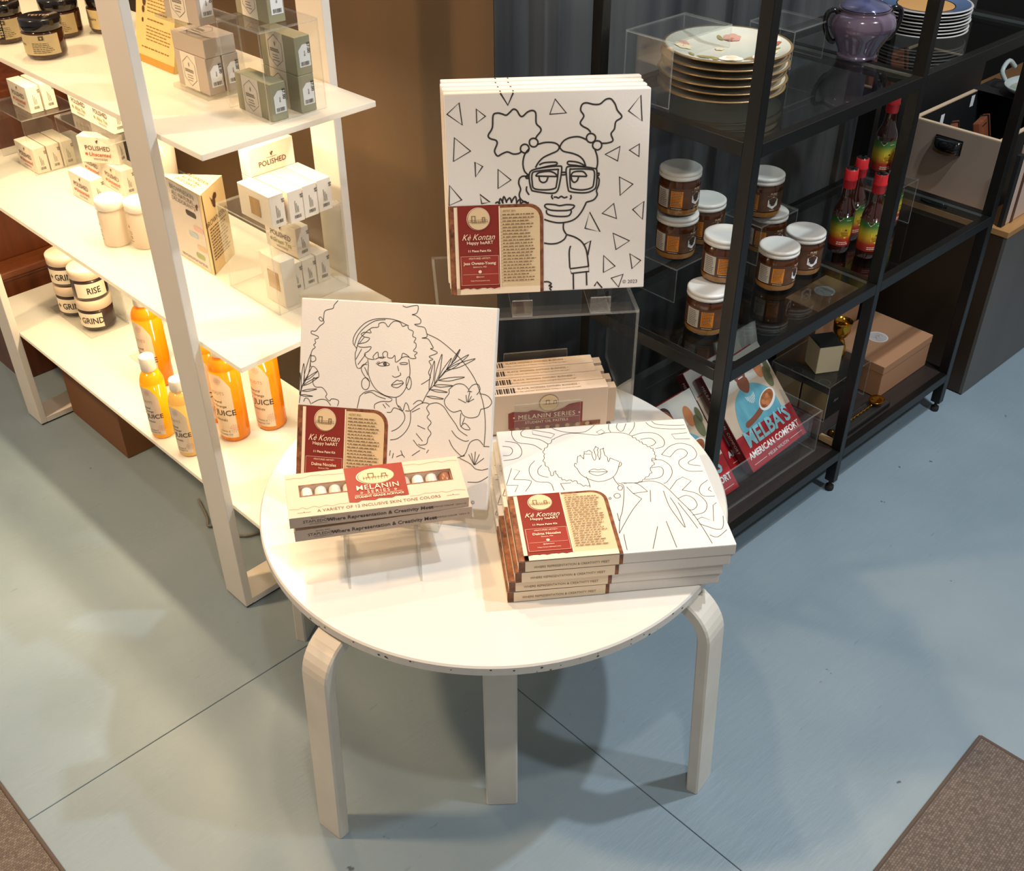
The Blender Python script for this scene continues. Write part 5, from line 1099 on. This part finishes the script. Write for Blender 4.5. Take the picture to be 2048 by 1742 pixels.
# ------------------------------------------------------------------ deodorant display prism
k = Kind(); hp = 0.164
A_, B_, C_ = (0.0, 0.0), (-0.143, 0.002), (-0.052, 0.080)      # plan corners (x = -L, y = D)
k.part('folded_card', MB().prism([A_, B_, C_], 0.0, hp, 0), mat('cream_card', (232, 206, 158), 0.5))
e = MB()
def face_T(p, q):  # face seen with p at the left and q at the right
    return FT((p[0], p[1], 0), (q[0] - p[0], q[1] - p[1], 0), (0, 0, 1))
Tl = face_T(B_, A_) @ Matrix.Translation((0, 0, 0.0004)); Tr = face_T(A_, C_) @ Matrix.Translation((0, 0, 0.0004)); w1 = 0.143; w2 = 0.095
e.rect(0.003, w1 - 0.010, 0.003, hp - 0.003, 0, 0, Tl)
for i, (x, y, w_, m_) in enumerate(((0.075, 0.112, 0.040, 1), (0.095, 0.086, 0.038, 2), (0.072, 0.068, 0.036, 3), (0.095, 0.046, 0.036, 4), (0.085, 0.026, 0.034, 5))):
    n = 8; e.flat([(x + w_ / 2 + 0.9 * (w_ / 2 - 0.006) * (1 if math.cos(2 * math.pi * j / 16) > 0 else -1) + 0.006 * math.cos(2 * math.pi * j / 16), y + 0.006 * math.sin(2 * math.pi * j / 16)) for j in range(16)], 0.0004, m_, Tl)
e.lines(0.030, 0.128, [0.012, 0.009], 0.0012, 0.0004, 6, Tl, 3)
e.text('BROWNESKIN', 0.0135, Tl, 6, 0.074, 0.146, 0.0006); e.text('ALL NATURAL', 0.0125, Tl, 6, 0.074, 0.1345, 0.0006); e.text('DEODORANTS', 0.0125, Tl, 6, 0.074, 0.1235, 0.0006)
wing_mark(e, Tl @ Matrix.Translation((0, 0, 0.0002)), 0.122, 0.134, 0.012, 7)
wing_mark(e, Tr, 0.045, 0.135, 0.024, 7); e.text('BROWNESKIN', 0.0150, Tr, 7, 0.048, 0.096, 0.0005); e.lines(0.012, 0.088, [0.088 - 0.0062 * i for i in range(11)], 0.0022, 0.0004, 7, Tr, 8)
e.rect(0.0015, 0.0045, 0.002, hp - 0.002, 0.0006, 7, Tr)
Tt = Matrix.Translation((0, 0, hp + 0.0004))
e.text('BROWNESKIN', 0.0115, Tt @ FT((-0.068, 0.034, 0), (1, 0.0, 0), (0.0, 1, 0)), 7); e.text('ALL NATURAL', 0.0100, Tt @ FT((-0.070, 0.022, 0), (1, 0, 0), (0, 1, 0)), 7); e.text('DEODORANTS', 0.0100, Tt @ FT((-0.072, 0.011, 0), (1, 0, 0), (0, 1, 0)), 7)
k.part('printed_panels', e, [mat('card_grey_panel', (212, 202, 192), 0.5), mat('pill_black', (58, 54, 54), 0.5), mat('pill_pink', (216, 176, 166), 0.5), mat('pill_blue', (176, 192, 200), 0.5), mat('pill_tan', (212, 180, 148), 0.5), mat('pill_green', (150, 162, 106), 0.5), mat('grey_text', (110, 100, 92), 0.6), brown_print], 0)
k.place('display_card', 'cream triangular deodorant display card on the middle white shelf', 'display card', Wp(0.1893, 0.1690, SB + 0.0005), WR)
# cloudy bottles and the small cup
cloudy = mat('cloudy_plastic', (244, 234, 218), 0.25, trans=0.45, coat=0.3)
def cloudy_bottle():
    k = Kind(); r = 0.0275
    k.part('bottle', MB().lathe([(0, 0.001), (r - 0.003, 0.0), (r, 0.004), (r, 0.070), (r - 0.003, 0.076), (r - 0.003, 0.078), (0, 0.078)], 32), cloudy)
    k.part('cap', MB().lathe([(r - 0.001, 0.0775), (r + 0.001, 0.079), (r + 0.0005, 0.096), (r - 0.004, 0.099), (0, 0.0995)], 32), mat('white_cap', (246, 238, 224), 0.3))
    t = MB(); t.ctext('ks', 0.012, r + 0.0005, 0.004, 0.022, 0, shear=0.2); t.clines(r + 0.0005, -0.002, 0.012, [0.036, 0.032, 0.016], 0.0012, 0, 3); t.cflat(r + 0.0005, [[(0.0, 0.045), (0.006, 0.045), (0.003, 0.052)]], 0)
    k.part('lettering', t, brown_print, 0)
    return k
kcl = cloudy_bottle()
put(kcl, 'cloudy_bottle', 'cloudy white bottle left of the white post on the middle shelf', 'bottle', 0.455, 0.112, SB + 0.0005, -0.3, 'cloudy bottles beside the white post')
put(kcl, 'cloudy_bottle', 'cloudy white bottle half hidden by the white post', 'bottle', 0.4050, 0.1480, SB + 0.0005, -0.2, 'cloudy bottles beside the white post')
riser('acrylic_riser', 'small clear riser under the little tumbler behind the deodorant card', 'W', 0.520, 0.2600, SB + 0.0003, 0.085, 0.080, 0.050)
k = Kind(); k.part('tumbler', MB().lathe([(0, 0.001), (0.021, 0.0), (0.0235, 0.004), (0.0265, 0.082), (0.025, 0.082), (0.022, 0.006), (0, 0.005)], 28), cloudy)
k.part('leaf_print', MB().cflat(0.0257, [[(-0.004, 0.030), (0.006, 0.024), (0.012, 0.034), (0.002, 0.044)], [(0.004, 0.046), (0.012, 0.042), (0.014, 0.054)]], 0), green_print, 0)
put(k, 'tumbler', 'little milky tumbler with a green leaf behind the deodorant card', 'tumbler', 0.565, 0.300, SB + 0.0510)

# ------------------------------------------------------------------ top white shelf: amber jars
amber = mat('amber_glass', (74, 38, 16), 0.08, coat=1.0, trans=0.2); kraft_label = mat('straw_label', (206, 188, 140), 0.55); lid_black = mat('black_lid', (24, 20, 18), 0.16, coat=0.5)
def amber_jar(kind):
    k = Kind(); r = 0.036
    k.part('jar_glass', MB().lathe([(0, 0.001), (r - 0.005, 0.0), (r - 0.001, 0.004), (r, 0.009), (r, 0.046), (r - 0.003, 0.050), (0, 0.050)], 36), amber)
    k.part('lid', MB().lathe([(r - 0.002, 0.0495), (r, 0.051), (r, 0.068), (r - 0.002, 0.070), (0, 0.0702)], 36), lid_black)
    l = k.part('label', MB().cpatch(r + 0.0005, -2.2, 1.1, 0.010, 0.045, 0, 24), kraft_label, 0)
    t = MB(); rr = r + 0.0009
    t.cflat(rr, [[(0.004, 0.036), (0.013, 0.036), (0.013, 0.0435), (0.004, 0.0435)]], 0); t.cflat(rr + 0.0004, [[(0.0085, 0.0375), (0.0105, 0.0395), (0.0085, 0.042), (0.0065, 0.0395)]], 1)
    t.clines(rr, -0.010, 0.028, [0.014 + 0.0032 * i for i in range(6)], 0.0010, 0, 5); t.ctext('Le Claire', 0.0085, rr, -0.040, 0.026, 0)
    if kind == 'strip':
        t.cflat(rr + 0.0003, [[(-0.004, 0.010), (0.007, 0.010), (0.007, 0.045), (-0.004, 0.045)]], 2)
        v, f_ = text_data('TESTER', 0.0, 0.03)
        t.add([((rr + 0.0008) * math.sin((0.0050 - b_ * 0.0095) / rr), -(rr + 0.0008) * math.cos((0.0050 - b_ * 0.0095) / rr), 0.0275 + a_ * 0.0088) for a_, b_, c_ in v], [tuple(reversed(q_)) for q_ in f_], 1)
    k.part('label_lettering', t, [mat('jar_text', (96, 82, 58), 0.6), kraft_label, lid_black], l)
    if kind:
        k.part('lid_lettering', MB().text('TESTER', 0.0125, FT((0, 0, 0.0708), (1, 0, 0), (0, 1, 0)), 0, 0, -0.003, 0), mat('lid_text', (206, 180, 150), 0.5), 1)
    return k
GJ = 'amber jars with black lids on the top white shelf'
put(amber_jar('strip'), 'amber_jar', 'amber jar at the frame edge with a black tester strip on its label', 'jar', 0.645, 0.076, SA + 0.0005, R(52), GJ)
put(amber_jar('plain'), 'amber_jar', 'front amber jar with straw label and tester lid', 'jar', 0.497, 0.084, SA + 0.0005, R(46), GJ)
kaj = amber_jar('')
put(kaj, 'amber_jar', 'amber jar right behind the front one on the top white shelf', 'jar', 0.600, 0.168, SA + 0.0005, R(46), GJ)
put(kaj, 'amber_jar', 'rearmost amber jar beside the white post', 'jar', 0.566, 0.245, SA + 0.0005, R(66), GJ)
# yellow leaflet stand
k = Kind(); yellow_card = mat('yellow_card', (236, 208, 138), 0.5)
k.part('folded_card', MB().prism([(0, 0), (0, 0.022), (-0.001, 0.06)] if False else [(0.0, 0.0), (0.058, 0.0), (0.030, 0.135)], -0.130, 0.0, 0, T=FT((0, 0, 0), (0, 1, 0), (0, 0, 1))), yellow_card)
t = MB(); nrm = Vector((0, 0.030, 0.135)).normalized(); T = FT((-0.130, 0, 0), (1, 0, 0), tuple(nrm)) @ Matrix.Translation((0, 0, 0.0005))
t.lines(0.040, 0.122, [0.118 - 0.0058 * i for i in range(6)], 0.0016, 0, 0, T, 2); t.lines(0.040, 0.105, [0.075], 0.0022, 0, 0, T, 5); t.lines(0.036, 0.122, [0.063 - 0.0055 * i for i in range(5)], 0.0016, 0, 0, T, 3); t.lines(0.020, 0.120, [0.026], 0.0022, 0, 0, T, 7)
t.rect(0.0, 0.130, 0.0, 0.012, 0.0, 1, T)
for x, y, r_ in ((0.027, 0.120, 0.006), (0.029, 0.104, 0.008), (0.026, 0.090, 0.006), (0.024, 0.072, 0.004)): t.disc(x, y, r_ * 0.7, 0.0003, 2, T, ry=r_, n=10)
k.part('printing', t, [mat('ochre_text', (150, 112, 50), 0.6), mat('gold_band', (202, 152, 58), 0.4), brown_print], 0)
put(k, 'leaflet_stand', 'yellow printed leaflet stand behind the white post on the top shelf', 'leaflet', 0.232, 0.1865, SA + 0.0005, R(0))
# grey and green soap cartons
def hex_soap(name, col, price, seed):
    k = Kind(); cm = mat(name, col, 0.5, var=0.04, vscale=9); b = MB().box(-SL, 0, 0, SD, 0, SH, 0, bev=0.0007, seg=1); bi = k.part('carton', b, cm)
    T = FT((0, -0.0003, 0), (1, 0, 0), (0, 0, 1)); p = MB()
    p.rect(-0.076, -0.030, 0.0, SH, 0.0, 0, T)
    hx = [(-0.053, 0.054), (-0.071, 0.042), (-0.071, 0.017), (-0.053, 0.005), (-0.035, 0.017), (-0.035, 0.042)]
    p.ribbon(hx, 0.0009, 0.0004, 1, T, True); p.lines(-0.067, -0.040, [0.0300, 0.0270], 0.0022, 0.0004, 1, T, seed); p.lines(-0.062, -0.044, [0.0215, 0.0175, 0.0130], 0.0013, 0.0004, 1, T, seed + 1)
    p.disc(-0.053, 0.040, 0.0016, 0.0004, 1, T, ry=0.0035, n=8)
    k.part('hexagon_band', p, [mat('pale_band', (226, 216, 198), 0.5), mat('band_text', (134, 126, 112), 0.6)], bi)
    s_ = MB(); T2 = FT((0.0004, 0, 0), (0, 1, 0), (0, 0, 1))
    s_.flat([(0.006, 0.012), (0.0270, 0.012), (0.0270, 0.046), (0.014, 0.046), (0.006, 0.038)], 0.0, 0, T2)
    barcode(s_, T2 @ Matrix.Translation((0, 0, -0.0002)), 0.009, 0.014, 0.015, 0.006, 1, seed); s_.text(price, 0.0075, FT((0.0009, 0.0225, 0.040), (0, 0, -1), (0, 1, 0)), 1, weight=0.02); s_.text('soap', 0.0045, FT((0.0009, 0.016, 0.032), (0, 0, -1), (0, 1, 0)), 1)
    k.part('price_sticker', s_, [sticker, ink], bi)
    return k
kgy = hex_soap('grey_soap_carton', (186, 172, 156), '$8.00', 3); kgn = hex_soap('sage_soap_carton', (158, 152, 122), '$7.00', 5)
GY = 'grey soap cartons on the top white shelf'; GN = 'sage green soap cartons on the top white shelf'
kx = Kind(); kx.part('slab', MB().slab(-0.107, 0, 0, 0.078, 0, 0.0065), AC); kx.part('far_panel', MB().slab(-0.107, 0, 0.0745, 0.078, 0.0065, 0.120), AC); kx.part('tray', MB().slab(-0.107, 0.0, -0.010, 0.0745, 0.1165, 0.120), AC)
put(kx, 'acrylic_riser', 'clear acrylic riser holding the grey soap cartons', 'display riser', 0.0690, 0.1520, SA + 0.0003)
zg = SA + 0.0072
put(kgy, 'soap_carton', 'lower front grey soap carton with price sticker', 'soap box', 0.0700, 0.1585, zg, 0, GY)
put(kgy, 'soap_carton', 'lower rear grey soap carton beside the front one', 'soap box', 0.0690, 0.1900, zg, 0, GY)
kgf = Kind(); bb = MB().box(-SL, 0, 0, SH, 0, SD, 0, bev=0.0007, seg=1); bi = kgf.part('carton', bb, MATS['grey_soap_carton'])
p = MB(); T = FT((0, 0, SD + 0.0003), (1, 0, 0), (0, 1, 0)); p.ribbon([(-0.053, 0.054), (-0.071, 0.042), (-0.071, 0.017), (-0.053, 0.005), (-0.035, 0.017), (-0.035, 0.042)], 0.0009, 0.0004, 0, T, True); p.lines(-0.067, -0.040, [0.033, 0.029, 0.022], 0.0022, 0.0004, 0, T, 6)
kgf.part('hexagon_print', p, [MATS['band_text']], bi)
put(kgf, 'soap_carton', 'grey soap carton lying flat on the two lower grey ones', 'soap box', 0.0690, 0.1600, zg + 0.0590, 0.02, GY)
put(kgy, 'soap_carton', 'highest grey soap carton on the clear tray', 'soap box', 0.0560, 0.1530, SA + 0.1210, 0.05, GY)
riser('acrylic_riser', 'clear acrylic riser round the sage green soap cartons', 'W', -0.0955, 0.1610, SA + 0.0003, 0.115, 0.108, 0.1400)
zg = SA + 0.0008
put(kgn, 'soap_carton', 'front sage green soap carton with price sticker', 'soap box', -0.0905, 0.1690, zg, 0, GN)
put(kgn, 'soap_carton', 'lower sage green soap carton of the rear pair', 'soap box', -0.0915, 0.2230, zg, 0, GN)
put(kgn, 'soap_carton', 'upper sage green soap carton of the rear pair', 'soap box', -0.0915, 0.2235, zg + 0.0590, 0, GN)
put(kgn, 'soap_carton', 'highest sage green soap carton on top of its clear riser', 'soap box', -0.0750, 0.1950, SA + 0.1410, -0.05, GN)

# ------------------------------------------------------------------ bottom white shelf: scrub jars
scrub_dark = mat('coffee_scrub', (66, 46, 40), 0.35, coat=0.5, vscale=30, col2=(44, 30, 26)); jar_cream = mat('frosted_lid', (226, 204, 178), 0.3, trans=0.15); lab_cream = mat('cream_label', (232, 218, 194), 0.5)
def scrub_jar(word):
    k = Kind(); r = 0.041
    k.part('jar_glass', MB().lathe([(0, 0.001), (r - 0.006, 0.0), (r - 0.001, 0.004), (r, 0.009), (r, 0.050), (r - 0.003, 0.054), (0, 0.054)], 36), scrub_dark)
    k.part('lid', MB().lathe([(r - 0.001, 0.0545), (r + 0.001, 0.056), (r + 0.001, 0.078), (r - 0.0015, 0.0795), (0, 0.0795)], 36), jar_cream)
    l = k.part('label', MB().cpatch(r + 0.0005, -1.25, 0.62, 0.010, 0.047, 0, 18), lab_cream, 0)
    k.part('lettering', MB().ctext(word, 0.0225, r + 0.0009, -0.008, 0.0205, 0, weight=0.02, sx=0.82), ink, l)
    return k
kgd = scrub_jar('+ GRIND'); kri = scrub_jar('RISE'); GS = 'coffee scrub jars on the bottom white shelf'
kx = Kind(); kx.part('slab', MB().slab(-0.215, 0, 0, 0.100, 0, 0.004), AC); kx.part('back_panel', MB().slab(-0.215, 0, 0.0965, 0.100, 0.004, 0.10), AC)
put(kx, 'acrylic_tray', 'clear acrylic tray under the coffee scrub jars', 'tray', 0.7780, 0.1270, SCc + 0.0003)
zj = SCc + 0.0048
put(kgd, 'scrub_jar', 'front lower coffee scrub jar with cream label', 'jar', 0.829, 0.176, zj, R(48), GS)
put(kri, 'scrub_jar', 'coffee scrub jar on top of the front one, half under the shelf above', 'jar', 0.829, 0.176, zj + 0.0800, R(88), GS)
put(kgd, 'scrub_jar', 'rear lower coffee scrub jar with cream label', 'jar', 0.934, 0.172, zj, R(60), GS)
put(kgd, 'scrub_jar', 'coffee scrub jar on top of the rear one', 'jar', 0.934, 0.172, zj + 0.0800, R(60), GS)
# clear card holder with a pink card
kx = Kind(); kx.part('base', MB().slab(-0.07, 0, 0, 0.06, 0, 0.003), AC); kx.part('leaning_panel', MB().slab(-0.07, 0, 0, 0.003, 0, 0.10, T=Matrix.Translation((0, 0.030, 0.003)) @ Matrix.Rotation(R(-24), 4, 'X')), AC)
kx.part('pink_card', MB().box(-0.066, -0.004, -0.0012, -0.0002, 0.003, 0.095, T=Matrix.Translation((0, 0.030, 0.003)) @ Matrix.Rotation(R(-24), 4, 'X')), mat('pink_card', (224, 178, 148), 0.5))
put(kx, 'card_holder', 'clear easel with a pink card between scrub jars and yellow bottles', 'card holder', 0.5700, 0.1500, SCc + 0.0003)
# yellow and orange oil bottles
def oil(name, col, col2): return mat(name, col, 0.06, coat=1.0, vscale=6, col2=col2, trans=0.5)
oil_yellow = oil('yellow_oil', (250, 200, 16), (252, 212, 30)); oil_orange = oil('orange_oil', (248, 166, 14), (252, 184, 24)); oil_pale = oil('pale_oil', (236, 206, 124), (240, 216, 146))
def dabs(t, r, cx, cz, s, m):
    for ring, n in ((0.25, 6), (0.55, 10), (0.85, 14)):
        for i in range(n):
            a = 2 * math.pi * i / n + ring; x, z = cx + s * ring * math.cos(a), cz + s * ring * math.sin(a); d = (math.cos(a), math.sin(a)); l = s * 0.15; w_ = s * 0.05
            t.cflat(r, [[(x - d[0] * l, z - d[1] * l), (x + d[1] * w_, z - d[0] * w_), (x + d[0] * l, z + d[1] * l), (x - d[1] * w_, z + d[0] * w_)]], m)
def oil_bottle(r, h, m_oil, cap_h, flower):
    k = Kind()
    sh = h - 0.030
    prof = [(0, 0.002), (r - 0.004, 0.0), (r - 0.0005, 0.004), (r, 0.009), (r, sh - 0.014)] + list(catmull([(r, sh - 0.014), (r - 0.002, sh - 0.004), (r * 0.75, sh + 0.006), (r * 0.52, sh + 0.011), (r * 0.48, sh + 0.016)], 4)) + [(0, sh + 0.016)]
    k.part('bottle', MB().lathe(prof, 36), m_oil)
    k.part('cap', MB().lathe([(r * 0.60, sh + 0.0145), (r * 0.64, sh + 0.016), (r * 0.62, sh + 0.016 + cap_h - 0.002), (r * 0.58, sh + 0.016 + cap_h), (0, sh + 0.0165 + cap_h)], 28), mat('white_screw_cap', (246, 238, 222), 0.35))
    l = MB(); lh = sh - 0.030; n = 16; rr = r + 0.0005
    pts = []
    for i in range(n):   # label with a slanted, rounded upper edge
        a0 = -1.35 + 2.10 * i / n; a1 = -1.35 + 2.10 * (i + 1) / n
        z1 = lambda a: 0.012 + lh * (1.0 if a < -0.1 else 1.0 - 0.22 * ((a + 0.1) / 0.85) ** 2)
        l.add([(rr * math.sin(a0), -rr * math.cos(a0), 0.012), (rr * math.sin(a1), -rr * math.cos(a1), 0.012), (rr * math.sin(a1), -rr * math.cos(a1), z1(a1)), (rr * math.sin(a0), -rr * math.cos(a0), z1(a0))], [(0, 1, 2, 3)], 0, True)
    li = k.part('label', l, mat('blush_label', (232, 212, 188), 0.5), 0)
    t = MB(); rt = r + 0.0009; q = r / 0.031
    t.ctext('JUICE', 0.0190 * q, rt, 0.004, 0.012 + lh * 0.36, 0, weight=0.01); t.ctext('BODY', 0.0190 * q, rt, -0.050 * q, 0.012 + lh * 0.36, 0, weight=0.01)
    t.ctext('Natural', 0.0088 * q, rt, -0.012, 0.012 + lh * 0.56, 0); t.ctext('Sweet Orange', 0.0088 * q, rt, -0.016, 0.012 + lh * 0.49, 0); t.ctext('essentials', 0.0088 * q, rt, -0.010, 0.012 + lh * 0.27, 2)
    t.ctext('Vitamin E', 0.0062 * q, rt, -0.004, 0.012 + lh * 0.09, 2); t.ctext('Essential Oil', 0.0062 * q, rt, -0.004, 0.012 + lh * 0.04, 2)
    t.ctext('ROOTS', 0.0105 * q, rt, -0.008, 0.012 + lh * 0.69, 3)
    dabs(t, rt, 0.018 * q, 0.012 + lh * 0.15, 0.0105 * q, 1); dabs(t, rt, -0.002, 0.012 + lh * 0.90, 0.0085 * q, 1)
    k.part('lettering', t, [mat('label_ink', (54, 44, 36), 0.6), mat('flower_' + flower, (196, 70, 62) if flower == 'red' else (136, 108, 140), 0.5), mat('label_ink_soft', (104, 88, 72), 0.6), mat('label_tan', (196, 160, 128), 0.6)], li)
    return k
koY = oil_bottle(0.0245, 0.1760, oil_yellow, 0.030, 'red'); koP = oil_bottle(0.0245, 0.1700, oil_pale, 0.022, 'mauve'); koO = oil_bottle(0.0310, 0.2150, oil_orange, 0.026, 'red')
GO = 'body oil bottles on the bottom white shelf'
for kk, l, d, rz, lab in ((koY, 0.310, 0.049, R(32), 'small yellow oil bottle with white cap at the front edge of the bottom shelf'), (koP, 0.2130, 0.0560, R(30), 'pale oil bottle with mauve flower half behind the white post'),
                          (koO, 0.1980, 0.1540, R(30), 'orange oil bottle in front, right of the white post'), (koO, 0.1760, 0.2310, R(30), 'orange oil bottle farthest right on the bottom white shelf'),
                          (koO, 0.2850, 0.1640, R(30), 'orange oil bottle mostly hidden by the white post'), (koO, 0.4950, 0.1490, R(25), 'big oil bottle behind the small yellow one')):
    put(kk, 'oil_bottle', lab, 'bottle', l, d, SCc + 0.0005, rz, GO)
# carton and cable under the shelf
k = Kind(); k.part('carton', MB().box(-0.285, 0, 0, 0.20, 0, 0.200, bev=0.001, seg=1), mat('brown_carton', (132, 88, 54), 0.8, var=0.1, vscale=5)); k.part('tape', MB().box(-0.2855, 0.0005, 0.085, 0.115, 0.19, 0.2006), mat('packing_tape', (150, 110, 72), 0.3), 0)
k.place('cardboard_box', 'plain brown cardboard carton on the floor under the white shelves', 'box', Wp(0.6435, 0.0860, 0.0005), WR)
k = Kind(); cp = catmull([(-0.735, 1.93, 0.006), (-0.70, 1.865, 0.006), (-0.690, 1.835, 0.006), (-0.665, 1.84, 0.006), (-0.60, 1.80, 0.006), (-0.50, 1.86, 0.006)], 5)
k.part('cable', MB().tube(cp, 0.003, 8), mat('grey_cable', (120, 116, 108), 0.5))
k.place('power_cable', 'thin grey cable on the floor under the white shelves', 'cable')
for lb, n_ in LABELS.items():
    if len(n_) > 1: print('DUPLICATE LABEL', lb, n_)
